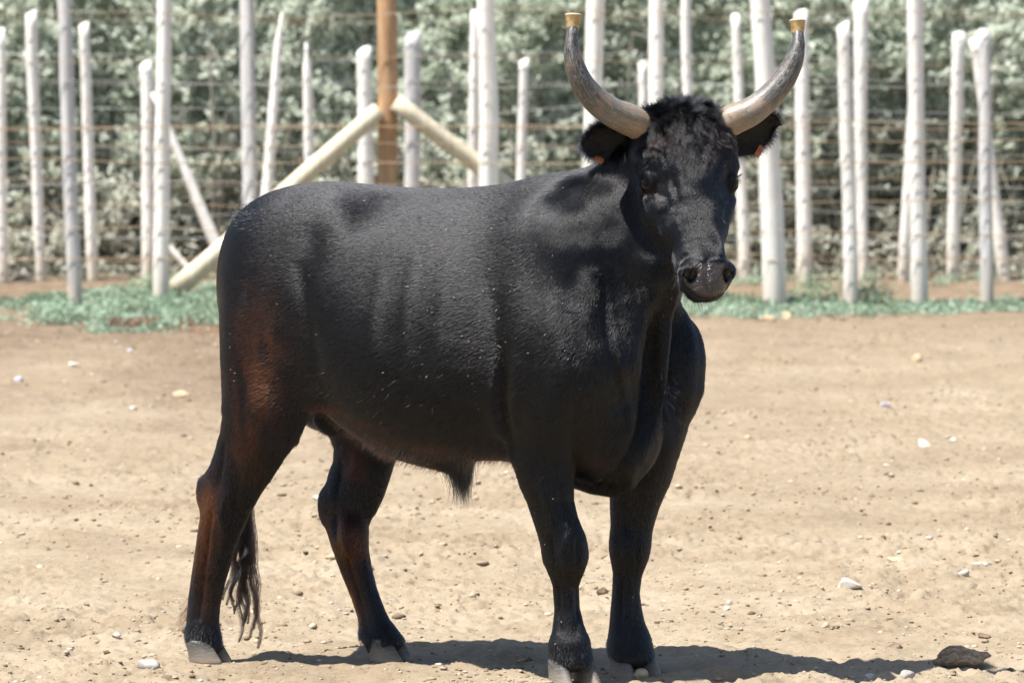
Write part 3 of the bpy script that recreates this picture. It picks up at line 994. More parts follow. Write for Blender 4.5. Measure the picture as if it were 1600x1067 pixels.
    # ankles swell
    f.ell(B(888, 1010, .10), (.045, .045, .035), k=.03); f.ell(B(984, 1000, -.14), (.043, .043, .035), k=.03)
    f.ell(B(316, 990, .15), (.038, .040, .032), k=.03); f.ell(B(592, 992, -.10), (.038, .040, .030), k=.03)
    # flank folds: stifle web near side, belly to thigh
    f.tube([(B(520, 500, .20), .03, .03), (B(505, 570, .20), .035, .022), (B(490, 620, .17), .028, .02)], k=.05)
    f.tube([(B(520, 500, -.20), .03, .03), (B(505, 580, -.20), .035, .022), (B(488, 640, -.17), .03, .02)], k=.06)
    # sheath and scrotum
    f.tube([(B(600, 672, .0), .04, .05), (B(660, 700, 0), .035, .035), (B(700, 718, .0), .030, .028), (B(724, 733, 0), .020, .020)], k=.05)
    f.ell(B(522, 652, 0), (.052, .055, .046), k=.012)
    f.tube([(B(505, 600, 0), .04, .05), (B(450, 610, 0), .04, .05)], k=.04)
    # hollows: flank hollow in front of the hip, behind the shoulder, in front of the shoulder
    f.ell(B(560, 385, .36), (.080, .035, .055), k=.12, sub=True)
    f.ell(B(560, 385, -.36), (.080, .035, .055), k=.12, sub=True)
    for sg in (1, -1):
        f.tube([(B(795, 470, .355) * [1, sg, 1], .02, .035), (B(790, 600, .33) * [1, sg, 1], .022, .035), (B(800, 690, .25) * [1, sg, 1], .02, .03)], k=.06, sub=True)
    return f, dict(NF=NF, FF=FF, NH=NH, FH=FH)

def build_head_field(f):
    S = hu
    # skull and muzzle as one tube: d along the face; (n centre), half depth, half width
    def T(nodes, k): f.tube([(Hp(u, d, nn), h, w) for (d, u, nn, h, w) in nodes], S, k)
    T([(.035, 0, -.075, .070, .110), (.10, 0, -.085, .088, .122), (.17, 0, -.092, .094, .121), (.24, 0, -.090, .086, .102), (.31, 0, -.082, .074, .081), (.37, 0, -.072, .064, .067), (.42, 0, -.064, .056, .062), (.468, 0, -.056, .050, .062), (.492, 0, -.058, .038, .050)], .035)
    # forehead plate, nose bridge
    f.ell(Hp(0, .09, -.035), (.112, .10, .040), HM, k=.04)
    T([(.16, 0, -.028, .026, .050), (.28, 0, -.030, .024, .036), (.38, 0, -.028, .022, .034), (.44, 0, -.026, .02, .040)], .04)
    # jaw, cheeks
    for s in (1, -1):
        f.ell(Hp(s * .058, .22, -.150), (.040, .090, .068), HM, k=.045)
        T([(.22, s * .050, -.19, .035, .024), (.33, s * .036, -.150, .032, .022), (.42, s * .022, -.115, .026, .024)], .04)
        # brow ridge and cheek bone
        f.tube([(Hp(s * .100, .100, -.045), .024, .024), (Hp(s * .118, .145, -.052), .022, .022), (Hp(s * .118, .168, -.062), .018, .016)], S, .03)
        f.tube([(Hp(s * .108, .230, -.085), .020, .018), (Hp(s * .090, .27, -.080), .022, .016), (Hp(s * .060, .33, -.070), .018, .014)], S, .04)
        # nostril wings and upper lip
        f.ell(Hp(s * .046, .458, -.036), (.031, .029, .031), HM, k=.012)
        f.ell(Hp(s * .044, .468, -.070), (.023, .028, .034), HM, k=.015)
        # base of the ears and horns
        f.ell(Hp(s * .085, .055, -.075), (.045, .045, .045), HM, k=.04)
    f.ell(Hp(0, .035, -.042), (.128, .050, .050), HM, k=.03)
    # chin and lower lip
    f.ell(Hp(0, .462, -.126), (.035, .038, .025), HM, k=.010)
    f.ell(Hp(0, .486, -.056), (.040, .026, .036), HM, k=.02)
    # mouth slit
    f.tube([(Hp(.068, .425, -.110), .008, .012), (Hp(.058, .465, -.102), .009, .016), (Hp(.035, .492, -.098), .009, .018), (Hp(0, .502, -.096), .009, .018),
            (Hp(-.035, .492, -.098), .009, .018), (Hp(-.058, .465, -.102), .009, .016), (Hp(-.068, .425, -.110), .008, .012)], hn, .008, sub=True)
    for s in (1, -1):
        # eye socket, tear groove, hollow above the eye, nostril
        f.ell(Hp(s * .124, .188, -.066), (.012, .024, .016), HM, k=.012, sub=True)
        a = R(28) * s
        rm = HM @ np.array([[math.cos(a), math.sin(a), 0], [-math.sin(a), math.cos(a), 0], [0, 0, 1]])
        f.ell(Hp(s * .047, .476, -.020), (.0105, .019, .024), rm, k=.010, sub=True)
        f.ell(Hp(s * .060, .468, -.026), (.007, .012, .014), HM, k=.010, sub=True)

EYE_R = 0.0235
def eye_c(s): return Hp(s * .1100, .190, -.0600)

def build_bull():
    f, legs = build_body_field()
    build_head_field(f)
    # eyelids: soft ring around each eyeball
    for s in (1, -1):
        c = eye_c(s)
        out = HM @ np.array([s * .80, .10, .60]); out /= np.linalg.norm(out)
        f.ell(c, (EYE_R + .0035,) * 3, None, k=.012)
        # palpebral opening: a flattened almond cut out of the lid shell
        fw = HM @ np.array([-s * .30, .92, .26]); fw -= out * (fw @ out); fw /= np.linalg.norm(fw)
        up = np.cross(out, fw)
        f.ell(c + out * (EYE_R + .003) - np.array([0, 0, .0025]), (.0125, .0230, .0120), np.stack([out, fw, up], 1), k=.004, sub=True)
    V, Q = f.mesh()
    # keep the one large surface
    V = laplace(V, Q, 2, .5)
    # melt the joins of the trunk muscles
    E = np.concatenate([Q[:, [0, 1]], Q[:, [1, 2]], Q[:, [2, 3]], Q[:, [3, 0]]]); deg = np.bincount(E.ravel(), minlength=len(V)).astype(float)
    m = np.clip((V[:, 2] - .72) / .12, 0, 1) * np.clip((.60 - V[:, 0]) / .12, 0, 1) * np.clip((1.42 - V[:, 2]) / .1, 0, 1)
    sel = m > 0
    E2 = E[sel[E].any(1)]
    ids, inv = np.unique(E2, return_inverse=True); E2 = inv.reshape(-1, 2)
    W_, dg, ms, n2 = V[ids], deg[ids], m[ids], len(ids)
    N_, _ = vnormals(V, Q)
    if np.mean(np.einsum('ij,ij->i', N_, V - V.mean(0))) < 0: N_ = -N_
    full = np.bincount(E2.ravel(), minlength=n2) >= dg - .5
    ms = (ms * full * .62)[:, None]
    for _ in range(230):
        acc = np.stack([np.bincount(E2[:, 0], W_[E2[:, 1], a], n2) + np.bincount(E2[:, 1], W_[E2[:, 0], a], n2) for a in range(3)], 1)
        W_ = W_ + ms * (acc / dg[:, None] - W_)
    V[ids] = W_ + N_[ids] * (.007 * m[ids])[:, None]
    return f, V, Q, legs
f, BV, BQ, LEGS = build_bull()
bull = empty('bull', (OX, OY, 0), -TH)
tag(bull, 'black bull with upswept horns standing in the bare yard, head turned to the viewer', 'bull')

def proj(V):
    """pixel (of the 1600 px photograph) of points in the animal's frame - used as a sculpting brush"""
    W = to_world(V) - np.array([0, 0, CAM_H])
    C = W @ _rot
    return 800 + FPX * C[:, 0] / -C[:, 2], 533.5 - FPX * C[:, 1] / -C[:, 2]

def seg_dist(px, py, line):
    best = np.full(len(px), 1e9); along = np.zeros(len(px))
    for i in range(len(line) - 1):
        a, b = np.array(line[i], float), np.array(line[i + 1], float)
        ab = b - a
        t = np.clip(((px - a[0]) * ab[0] + (py - a[1]) * ab[1]) / (ab @ ab), 0, 1)
        d = np.hypot(px - a[0] - ab[0] * t, py - a[1] - ab[1] * t)
        m = d < best
        best[m] = d[m]; along[m] = ((i + t) / (len(line) - 1))[m]
    return best, along

BN, _ = vnormals(BV, BQ)
if np.mean(np.einsum('ij,ij->i', BN, BV - BV.mean(0))) < 0:
    BQ = BQ[:, ::-1].copy(); BN = -BN
view = np.array([sT, -cT, 0.13])                    # toward the photographer, in the animal's frame  (x fwd, y left)
view = np.array([-( -sT), -cT, .13]); view /= np.linalg.norm(view)

# --- sculpting strokes: (polyline, width px, depth m; negative = groove)
STROKES = [
    # neck folds on the near side
    ([(988, 300), (975, 380), (985, 450), (1000, 520), (1012, 590)], 7, -.006),
    ([(968, 320), (955, 400), (962, 470), (980, 540), (992, 620)], 6, -.004),
    ([(1000, 440), (1010, 490), (1022, 560)], 5, -.004),
    ([(945, 440), (950, 520), (965, 600), (975, 660)], 7, -.005),
    ([(958, 520), (975, 600), (990, 680), (980, 740)], 6, .004),
    ([(915, 370), (900, 420), (890, 470), (895, 530), (915, 590)], 13, -.008), ([(868, 390), (862, 440), (862, 500)], 18, .004),
    ([(1020, 490), (1014, 550), (1009, 610), (1001, 665), (986, 706), (966, 735), (942, 750)], 8, -.020),
    ([(1036, 500), (1033, 560), (1028, 620), (1020, 670), (1004, 714), (984, 744), (960, 764)], 8, .007),
    ([(900, 665), (930, 650), (965, 648), (995, 640)], 9, .004),
    # shoulder and elbow
    ([(786, 540), (784, 630), (802, 708)], 9, -.016), ([(806, 560), (806, 640), (822, 700)], 11, .008),
    ([(768, 440), (774, 520), (786, 600)], 16, -.006), ([(810, 380), (820, 470), (815, 560)], 26, .006),
    ([(900, 620), (895, 690), (898, 750)], 8, -.005),
    ([(860, 600), (862, 660), (858, 720)], 12, .006),
    # hip, flank and thigh
    ([(515, 310), (538, 338), (528, 375), (505, 410)], 24, .004),
    ([(485, 345), (488, 390), (480, 440)], 18, -.004),
    ([(470, 420), (485, 520), (500, 600), (495, 640)], 12, -.009),
    ([(395, 430), (385, 520), (380, 620)], 12, -.005),
    ([(352, 690), (345, 730), (340, 765)], 5, -.008),
    ([(360, 690), (372, 740), (368, 790)], 7, -.004),
    # ribs
    ([(600, 420), (585, 500), (590, 580)], 11, .003), ([(650, 410), (635, 500), (640, 590)], 11, .003), ([(700, 410), (688, 500), (690, 600)], 11, .0025),
    # front cannon: tendons, knee
    ([(888, 832), (878, 860), (884, 896)], 5, .007), ([(902, 842), (903, 880)], 4, -.007), ([(862, 838), (866, 880)], 4, -.006), ([(846, 740), (862, 822)], 7, .008), ([(872, 740), (884, 812)], 6, -.007),
    ([(872, 905), (875, 985)], 3.5, -.008), ([(890, 905), (892, 985)], 5, .005), ([(900, 915), (903, 975)], 3, -.005),
    ([(984, 895), (983, 985)], 5, .006), ([(972, 895), (969, 985)], 3.5, -.007), ([(980, 832), (976, 862), (982, 892)], 5, .006), ([(994, 842), (996, 880)], 4, -.006), ([(990, 720), (985, 810)], 7, .006),
    ([(330, 800), (320, 880), (312, 965)], 4, -.010), ([(316, 800), (308, 880), (301, 960)], 4, .005), ([(350, 820), (340, 890), (330, 965)], 6, .006), ([(352, 775), (345, 805), (350, 835)], 6, .008), ([(368, 770), (366, 820)], 5, -.007), ([(326, 700), (326, 745)], 5, .007),
    ([(565, 860), (577, 930), (592, 985)], 6, .006), ([(545, 870), (560, 930), (574, 985)], 4, -.009), ([(545, 812), (538, 840), (545, 872)], 7, .009), ([(525, 800), (524, 840)], 5, -.007), ([(560, 700), (548, 770)], 8, .007), ([(535, 720), (525, 780)], 5, -.007),
]
HSTROKES = [
    ([(1012, 226), (1036, 236), (1047, 265), (1058, 305), (1066, 322)], 5, -.009), ([(1000, 240), (1022, 246), (1034, 268)], 9, .006),
    ([(1005, 225), (1022, 216), (1040, 228)], 4, -.004),
    ([(1135, 235), (1122, 258), (1116, 285)], 5, -.004),
    ([(1060, 215), (1064, 250), (1072, 290)], 4, -.003), ([(1095, 225), (1098, 255)], 4, -.003),
    ([(1042, 215), (1050, 240), (1060, 262)], 4, .003), ([(1110, 220), (1104, 250), (1098, 280)], 4, .003),
    ([(992, 272), (1006, 266), (1022, 276)], 3.2, .004),
    ([(994, 304), (1008, 309), (1022, 304)], 3.0, .0015),
    ([(1026, 300), (1042, 308), (1050, 322)], 4, -.002),
    ([(1030, 330), (1036, 365), (1050, 395)], 7, .0025),
    ([(1052, 300), (1058, 345), (1070, 392)], 6, .007), ([(1036, 335), (1045, 372), (1058, 405)], 8, -.009), ([(1128, 320), (1128, 360), (1126, 395)], 6, .005),
    ([(1072, 408), (1088, 402), (1104, 408), (1122, 403), (1138, 410)], 3, .003),
    ([(1104, 408), (1105, 430), (1106, 455)], 4.5, -.007),
    ([(1063, 425), (1066, 445), (1080, 458)], 3.2, -.0025),
    ([(1090, 452), (1108, 456), (1128, 453)], 3.0, .002),
]
px_, py_ = proj(BV)
facing = np.clip((BN @ view) * 2.2, 0, 1)
hl = (BV - H0) @ HM                                   # head coordinates u, d, n
headm = np.clip(((hl[:, 2] + .22) / .06), 0, 1) * np.clip((hl[:, 1] + .05) / .05, 0, 1) * (BV[:, 2] > 1.0)
disp = np.zeros(len(BV))
for L_, w_, a_ in STROKES:
    d, al = seg_dist(px_, py_, L_)
    m = d < w_ * 3
    disp[m] += (a_ * np.exp(-(d[m] / w_) ** 2) * np.sin(np.clip(al[m] * .9 + .05, 0, 1) * math.pi) ** .5) * facing[m] * (1 - headm[m])
for L_, w_, a_ in HSTROKES:
    d, al = seg_dist(px_, py_, L_)
    m = d < w_ * 3
    disp[m] += (.55 * a_ * np.exp(-(d[m] / w_) ** 2)) * facing[m] * headm[m]
# broad muscle unevenness and wrinkled skin on the neck
disp += .0030 * vnoise3(BV * 5.0, 5) * np.clip((BV[:, 2] - .5) / .2, 0, 1) * (1 - headm)
necks = np.exp(-((BV[:, 0] - .58) / .16) ** 2) * np.exp(-((BV[:, 2] - .95) / .3) ** 2)
disp += .0022 * necks * np.sin(vnoise3(BV * [9, 9, 2.5], 8) * 9) * (1 - headm)
disp += .0008 * vnoise3(BV * 40, 12) * (.1 + necks)
BV = BV + BN * disp[:, None]
BN, _ = vnormals(BV, BQ)

# --- coat colouring of the animal itself: rust patches, muzzle skin, dust on the pasterns
def blob(cx, cy, rx, ry, ang=0.0, side=True):
    c, s = math.cos(ang), math.sin(ang)
    dx, dy = px_ - cx, py_ - cy
    u, v = (dx * c + dy * s) / rx, (-dx * s + dy * c) / ry
    g = np.exp(-(u * u + v * v))
    return g * (BN @ view > -.15) if side else g
nz1 = vnoise3(BV * 14, 40); nz2 = vnoise3(BV * [40, 40, 12], 41)
rust = np.zeros(len(BV))
for (cx, cy, rx, ry, an, w) in [(405, 590, 34, 95, .05, .85), (385, 655, 22, 60, 0, .6), (400, 500, 30, 45, 0, .35), (322, 835, 16, 75, .05, .95), (325, 780, 18, 30, 0, .8), (318, 920, 12, 45, 0, .6),
                                (542, 850, 22, 42, -.1, 1.0), (548, 900, 12, 50, -.25, .8), (560, 965, 8, 30, -.3, .5), (930, 705, 22, 26, 0, .16), (640, 692, 60, 7, .2, .35), (560, 655, 40, 7, .3, .3),
                                (560, 720, 18, 40, 0, .25), (520, 640, 30, 6, .2, .5)]:
    rust = np.maximum(rust, w * blob(cx, cy, rx, ry, an))
for (cx, cy, rx, ry, w) in [(1036, 215, 26, 18, .16), (1130, 215, 22, 26, .28), (1028, 300, 14, 7, .30)]:
    rust = np.maximum(rust, w * blob(cx, cy, rx, ry) * (headm > .3))
nz3 = vnoise3(BV * [90, 90, 22], 43)
rust = np.clip(rust * (.85 + .6 * nz1 + .5 * nz2 + .5 * nz3), 0, 1)
mz_w = .068 - .30 * np.clip(hl[:, 1] - .47 - .35 * (hl[:, 2] + .03), 0, .08)
mz_d = np.sqrt((hl[:, 0] / mz_w) ** 2 + ((hl[:, 1] - .478) / .048) ** 2 + ((hl[:, 2] + .042) / .060) ** 2)
muzzle = np.clip((1.08 - mz_d) / .12, 0, 1) * headm * np.clip((hl[:, 2] + .099) / .008, 0, 1)
lip = np.clip(1 - np.abs(hl[:, 1] - .478) / .03, 0, 1) * np.clip(1 - np.abs(hl[:, 0]) / .06, 0, 1) * (hl[:, 2] > -.12) * headm
for s_ in (1, -1):
    nd_ = np.linalg.norm((hl - np.array([s_ * .048, .474, -.022])) / np.array([.0125, .019, .03]), axis=1)
    muzzle = muzzle * np.clip((nd_ - .72) / .25, 0, 1)
dust = np.clip((.22 - BV[:, 2]) / .16, 0, 1) * np.clip(.7 + .5 * nz1, 0, 1)

n = NT('black hide')
co = n.coord('Object')
ru = n.attr('rust'); mu = n.attr('muzzle'); du = n.attr('dust')
c = n.mix(n.noise(co, 18, 4), (.0038, .0040, .0052), (.0075, .0072, .0082))
c = n.mix(n.math('MULTIPLY', ru, .85), c, (.056, .0175, .0060))
c = n.mix(n.math('MULTIPLY', du, .38), c, (.085, .078, .075))
c = n.mix(mu, c, n.ramp(n.noise(co, 60, 5, .7), [(.35, (.012, .010, .010)), (.65, (.050, .040, .037))]))
rg = n.mix(mu, .48, .36)
b = n.bump(n.noise(co, 160, 4, .6), n.math('ADD', n.math('MULTIPLY', mu, .35), .05), .0025)
vor = n.n('TexVoronoi', Vector=co, Scale=150.0).outputs['Distance']
b = n.bump(n.math('MULTIPLY', vor, mu), 1.0, .003, b)
M_hide = n.done(n.bsdf(c, rg, b, n.mix(mu, .10, .6)))
body = mesh_obj('body', BV, BQ, M_hide, bull)
vattr(body, 'rust', rust); vattr(body, 'muzzle', muzzle); vattr(body, 'dust', dust)

# ------------------------------------------------------------------ horns with brass ends
def RP(px, py, P0, nrm):
    """ray through a pixel met with the plane (P0, nrm) given in the animal's frame"""
    w = ray(px, py)
    dl = np.array([w[0] * cT - w[1] * sT, w[0] * sT + w[1] * cT, w[2]])
    ox, oy = -OX, -OY
    o = np.array([ox * cT - oy * sT, ox * sT + oy * cT, CAM_H])
    t = ((np.array(P0) - o) @ nrm) / (dl @ nrm)
    return o + dl * t

def catmull(P, n_):
    P = np.asarray(P, float)
    P = np.concatenate([2 * P[:1] - P[1:2], P, 2 * P[-1:] - P[-2:-1]])
    out = []
    m = len(P) - 3
    for q in np.linspace(0, m - 1e-6, n_):
        i = int(q); t = q - i
        p0, p1, p2, p3 = P[i:i + 4]
        out.append(.5 * ((2 * p1) + (-p0 + p2) * t + (2 * p0 - 5 * p1 + 4 * p2 - p3) * t * t + (-p0 + 3 * p1 - 3 * p2 + p3) * t ** 3))
    return np.array(out)

def sweep(P, r_, sides=24, squash=1.0, ref=(0, 0, 1.0), lump=None, cap=(True, True)):
    T = np.gradient(P, axis=0); T /= np.linalg.norm(T, axis=1)[:, None]
    ref = np.array(ref, float)
    S = np.cross(T[0], ref); S /= np.linalg.norm(S)
    V = []
    an = np.linspace(0, 2 * math.pi, sides, endpoint=False)
    for i in range(len(P)):
        S = S - T[i] * (S @ T[i]); S /= np.linalg.norm(S)
        U = np.cross(T[i], S)
        rr = r_[i] * (1 if lump is None else lump[i])
        V.append(P[i] + np.outer(np.cos(an) * rr, S) + np.outer(np.sin(an) * rr * squash, U))
    V = np.concatenate(V)
    k = len(P)
    F = [(i * sides + a, i * sides + (a + 1) % sides, (i + 1) * sides + (a + 1) % sides, (i + 1) * sides + a) for i in range(k - 1) for a in range(sides)]
    V = np.concatenate([V, P[:1], P[-1:]])
    for a in range(sides):
        a2 = (a + 1) % sides
        if cap[0]: F.append((k * sides, a2, a))
        if cap[1]: F.append((k * sides + 1, (k - 1) * sides + a, (k - 1) * sides + a2))
    return V, F

n = NT('horn')
co = n.coord('Object')
t = n.attr('along'); ns = n.noise(n.mapping(co, (1, 1, 1)), 32, 7, .65)
tt = n.math('ADD', n.math('MULTIPLY', t, 1.22), n.math('MULTIPLY', n.math('SUBTRACT', ns, .5), .30))
hc = n.ramp(tt, [(0.0, (.27, .20, .12)), (.13, (.22, .155, .095)), (.26, (.15, .118, .085)), (.38, (.120, .110, .095)), (.54, (.058, .056, .053)), (.76, (.026, .027, .030)), (1.0, (.014, .015, .018))])
sc_ = n.noise(n.n('CombineXYZ', X=n.math('MULTIPLY', t, 3.5), Y=n.math('MULTIPLY', n.attr('around'), 16.0), Z=n.noise(co, 9, 2)).outputs[0], 3.2, 7, .72, .8)
fl = n.noise(co, 120, 6, .7)
hc = n.mix(n.ramp(sc_, [(.50, 0.0), (.60, .55), (.72, .15)]), hc, (.34, .31, .26))
hc = n.mix(n.ramp(sc_, [(.30, .6), (.42, 0.0)]), hc, (.045, .040, .036))
hc = n.mix(n.ramp(fl, [(.52, 0.0), (.70, .30)]), hc, (.36, .32, .26))
hc = n.mix(n.ramp(n.noise(co, 24, 4), [(.55, 0.0), (.70, .45)]), hc, (.30, .17, .09))
hc = n.mix(n.ramp(n.noise(co, 75, 3), [(.20, .55), (.36, 0.0)]), hc, (.02, .018, .016))
hb = n.bump(n.noise(co, 60, 7, .7), .35, .004)
M_horn = n.done(n.bsdf(hc, .42, hb, .45))
n = NT('brass'); co = n.coord('Object')
M_brass = n.done(n.bsdf(n.ramp(n.noise(co, 70, 4), [(.35, (.26, .165, .065)), (.65, (.50, .36, .17))]), .42, n.bump(n.noise(co, 130, 4), .2, .002), .5, Metallic=.35))
n = NT('worn cap end'); M_capend = n.done(n.bsdf((.42, .33, .25), .6))
n = NT('hole shade'); M_hole_shade = n.done(n.bsdf((.015, .012, .01), .9))

def lathe(profile, sides=28):
    V = []; an = np.linspace(0, 2 * math.pi, sides, endpoint=False)
    for (r_, z_) in profile:
        V.append(np.stack([np.cos(an) * r_, np.sin(an) * r_, np.full(sides, z_)], 1))
    V = np.concatenate(V)
    F = [(i * sides + a, i * sides + (a + 1) % sides, (i + 1) * sides + (a + 1) % sides, (i + 1) * sides + a) for i in range(len(profile) - 1) for a in range(sides)]
    return V, F

def horn(pts, s):
    base = Hp(s * .085, .042, -.060)
    P = [base]; rr = [25.5]
    for i, (x, y, r_) in enumerate(pts):
        t = (i + 1) / len(pts)
        fwd = .012 + .055 * math.sin(t * math.pi * .8)
        P.append(RP(x, y, Hp(s * .08, .03, -.055) + N0 * fwd, N0)); rr.append(r_)
    P = catmull(P, 60)
    rad = np.interp(np.linspace(0, len(rr) - 1, 60), np.arange(len(rr)), rr) * (14.45 / FPX)
    tl = np.linspace(0, 1, 60)
    rad = rad * (1 + .010 * np.sin(tl * 80 + 5 * vnoise2(tl * 9, tl * 0, 5)) * np.clip(1 - tl * 2.6, 0, 1))
    k = 28
    V, F = sweep(P, rad, k, .94)
    nzv = vnoise3(V * 38, 71)[:, None]
    ctr = np.concatenate([np.repeat(P, k, 0), P[:1], P[-1:]])
    dirs = V - ctr
    V = V + dirs * .014 * nzv
    o = mesh_obj('horn', V, F, M_horn, bull)
    vattr(o, 'along', np.concatenate([np.repeat(np.linspace(0, 1, 60), k), [0, 1]]))
    vattr(o, 'around', np.concatenate([np.tile(np.abs(np.linspace(-1, 1, k)), 60), [0, 0]]))
    # cap
    r0 = 9.6 * 14.45 / FPX; r1 = 12.6 * 14.45 / FPX; h = 21.5 * 14.45 / FPX
    prof = [(r0 * .6, -.002), (r0 * .98, -.002), (r0 * 1.02, .001), (r0 * 1.05, .004), (r0 * 1.1, h * .3), (r1 * .97, h * .80), (r1 * 1.02, h * .86), (r1 * 1.02, h * .92)]
    V, F = lathe(prof)
    cp = mesh_obj('horn_cap', V, F, M_brass, o)
    T = P[-1] - P[-4]; T /= np.linalg.norm(T)
    T = T * .35 + np.array([0, 0, 1.0]) * .8
    q = Vector(T).to_track_quat('Z', 'Y')
    cp.location = P[-1] - .004 * T; cp.rotation_mode = 'QUATERNION'; cp.rotation_quaternion = q
    V, F = lathe([(r1 * 1.02, h * .92), (r1 * .99, h * .97), (r1 * .88, h * 1.02), (r1 * .4, h * 1.05), (.0001, h * 1.055)])
    ce = mesh_obj('cap_top', V, F, M_capend, o); ce.location = cp.location; ce.rotation_mode = 'QUATERNION'; ce.rotation_quaternion = q
    # rivet hole: dark disc for the shade inside it, facing the viewer's left
    V, F = sweep(np.array([[0, 0, -.004], [0, 0, -.001], [0, 0, .0016], [0, 0, .0020]]), np.array([.0040, .0040, .0040, .0030]), 12)
    ho = mesh_obj('rivet_hole_shade', V, F, M_hole_shade, o)
    dv = np.array(q.to_matrix().inverted() @ Vector(tuple(view))); a = math.atan2(dv[1], dv[0]) - (.55 if s < 0 else .95)
    loc = np.array([math.cos(a) * r1 * .955, math.sin(a) * r1 * .955, h * .52])
    ho.location = Vector(cp.location) + q @ Vector(loc)
    ho.rotation_mode = 'QUATERNION'; ho.rotation_quaternion = (q @ Vector((math.cos(a), math.sin(a), -.2))).to_track_quat('Z', 'Y')
    return o

hl_ = horn([(984, 188, 26.5), (958, 176.5, 24.5), (933, 159, 22.5), (912.5, 135, 19.8), (899.5, 107, 17), (893.5, 81, 13.2), (893.5, 60, 10.2), (895, 41, 9)], 1)
hr_ = horn([(1146, 187, 26), (1173, 175, 24), (1201, 153, 22), (1223.5, 127, 20), (1239, 99, 16.8), (1246, 76, 12.6), (1247.5, 61, 10), (1246.5, 50, 8.8)], -1)
hl_['label'] = 'horn over its right ear, darker and more upright'
hr_['label'] = 'horn over its left ear, pinkish at the base'

# ------------------------------------------------------------------ ears
n = NT('ear skin')
M_ear = n.done(n.bsdf(n.mix(n.noise(n.coord(), 30), (.003, .003, .003), (.007, .006, .006)), .8, n.bump(n.noise(n.coord(), 120), .4, .003), .4))
n = NT('orange ear tag plastic')
M_tag = n.done(n.bsdf(n.ramp(n.noise(n.coord(), 60, 4), [(.3, (.24, .07, .022)), (.7, (.42, .15, .055))]), .5, None, .4))
def ear(base, tip, wid, opn, cupd, s):
    base, tip = np.array(base), np.array(tip)
    A = tip - base; L = np.linalg.norm(A); A /= L
    O_ = np.array(opn, float); O_ -= A * (O_ @ A); O_ /= np.linalg.norm(O_)
    W_ = np.cross(A, O_)
    nu, nv = 22, 17
    front, back = [], []
    for i in range(nu):
        t = i / (nu - 1)
        w = wid * (.42 + .58 * math.sin(min(1, t * 1.35) * math.pi / 2)) * (1 - max(0, (t - .55) / .45) ** 2.2) ** .6 + .002
        for j in range(nv):
            v = -1 + 2 * j / (nv - 1)
            cup = cupd * (1 - abs(v) ** 2.0) * (1 - .55 * t)
            p = base + A * (L * t) + W_ * (w * v) - O_ * cup + A * (.010 * math.sin(v * 5)) * t
            th = .0045 * (1 - abs(v) ** 4) + .0008
            front.append(p); back.append(p - O_ * th * 1.8)
    V = np.array(front + back)
    F = []
    o2 = nu * nv
    for i in range(nu - 1):
        for j in range(nv - 1):
            a, b, c_, d_ = i * nv + j, i * nv + j + 1, (i + 1) * nv + j + 1, (i + 1) * nv + j
            F.append((a, b, c_, d_)); F.append((o2 + a, o2 + d_, o2 + c_, o2 + b))
    rim = [i * nv for i in range(nu)] + [(nu - 1) * nv + j for j in range(1, nv)] + [i * nv + nv - 1 for i in range(nu - 2, -1, -1)]
    for a, b in zip(rim[:-1], rim[1:]):
        F.append((a, b, b + o2, a + o2))
    o = mesh_obj('ear', V, F, M_ear, bull)
    return o, V[:o2].reshape(nu, nv, 3), A, W_, O_

eb_n = Hp(.088, .060, -.085); eb_f = Hp(-.088, .060, -.085)
ear_n, EN, *fn_ = ear(eb_n, RP(913, 220, eb_n - N0 * .035, N0), .058, N0 * .9 + np.array([0, 0, -.45]), .026, 1)
ear_f, EF, *ff_ = ear(eb_f, RP(1216, 200, eb_f - N0 * .01, N0), .068, N0 * .9 + np.array([0, 0, -.55]), .026, -1)
def ear_tag(parent, P, px_wh, nrm, roll):
    w, h, t = px_wh[0], px_wh[1], .0018
    import bmesh
    bm = bmesh.new()
    ring = [(sx * (w / 2 - .003) + .003 * math.cos(a), sy * (h / 2 - .003) + .003 * math.sin(a)) for sx, sy, a0 in ((1, 1, 0), (-1, 1, 90), (-1, -1, 180), (1, -1, 270)) for a in (R(a0), R(a0 + 45), R(a0 + 90))]
    lo = [bm.verts.new((x, y, -t / 2 + .35 * x * x / w)) for x, y in ring]; hi = [bm.verts.new((x, y, t / 2 + .35 * x * x / w)) for x, y in ring]
    bm.faces.new(hi); bm.faces.new(lo[::-1])
    for i in range(len(ring)):
        j = (i + 1) % len(ring); bm.faces.new((lo[i], lo[j], hi[j], hi[i]))
    me = bpy.data.meshes.new('ear_tag'); bm.to_mesh(me); bm.free(); me.materials.append(M_tag)
    o = bpy.data.objects.new('ear_tag', me); link(o, parent)
    o.location = P; o.rotation_mode = 'QUATERNION'
    o.rotation_quaternion = Vector(nrm).to_track_quat('Z', 'Y') @ Matrix.Rotation(roll, 3, 'Z').to_quaternion()
    return o
def rim_point(G, px, py):
    Pts = np.concatenate([G[:, 0], G[:, -1], G[-1]]); a, b = proj(Pts)
    q = Pts[np.argmin(np.hypot(a - px, b - py))]
    return q + N0 * .004
ear_tag(ear_n, rim_point(EN, 932, 252), (.026, .017), N0 * .8 + np.array([0, 0, .5]), R(-38))
ear_tag(ear_f, rim_point(EF, 1188, 242), (.015, .034), N0 * .9 + np.array([0, 0, .1]), R(-32))

# ------------------------------------------------------------------ eyes
n = NT('eyeball'); co = n.coord('Object')
M_eye = n.done(n.bsdf((.004, .003, .003), .15, None, .14))
for s in (1, -1):
    v, fcs = rock_mesh(1, EYE_R, EYE_R, EYE_R, 4, 0, 0)
    o = mesh_obj('eye', v, fcs, M_eye, bull); o.location = eye_c(s)

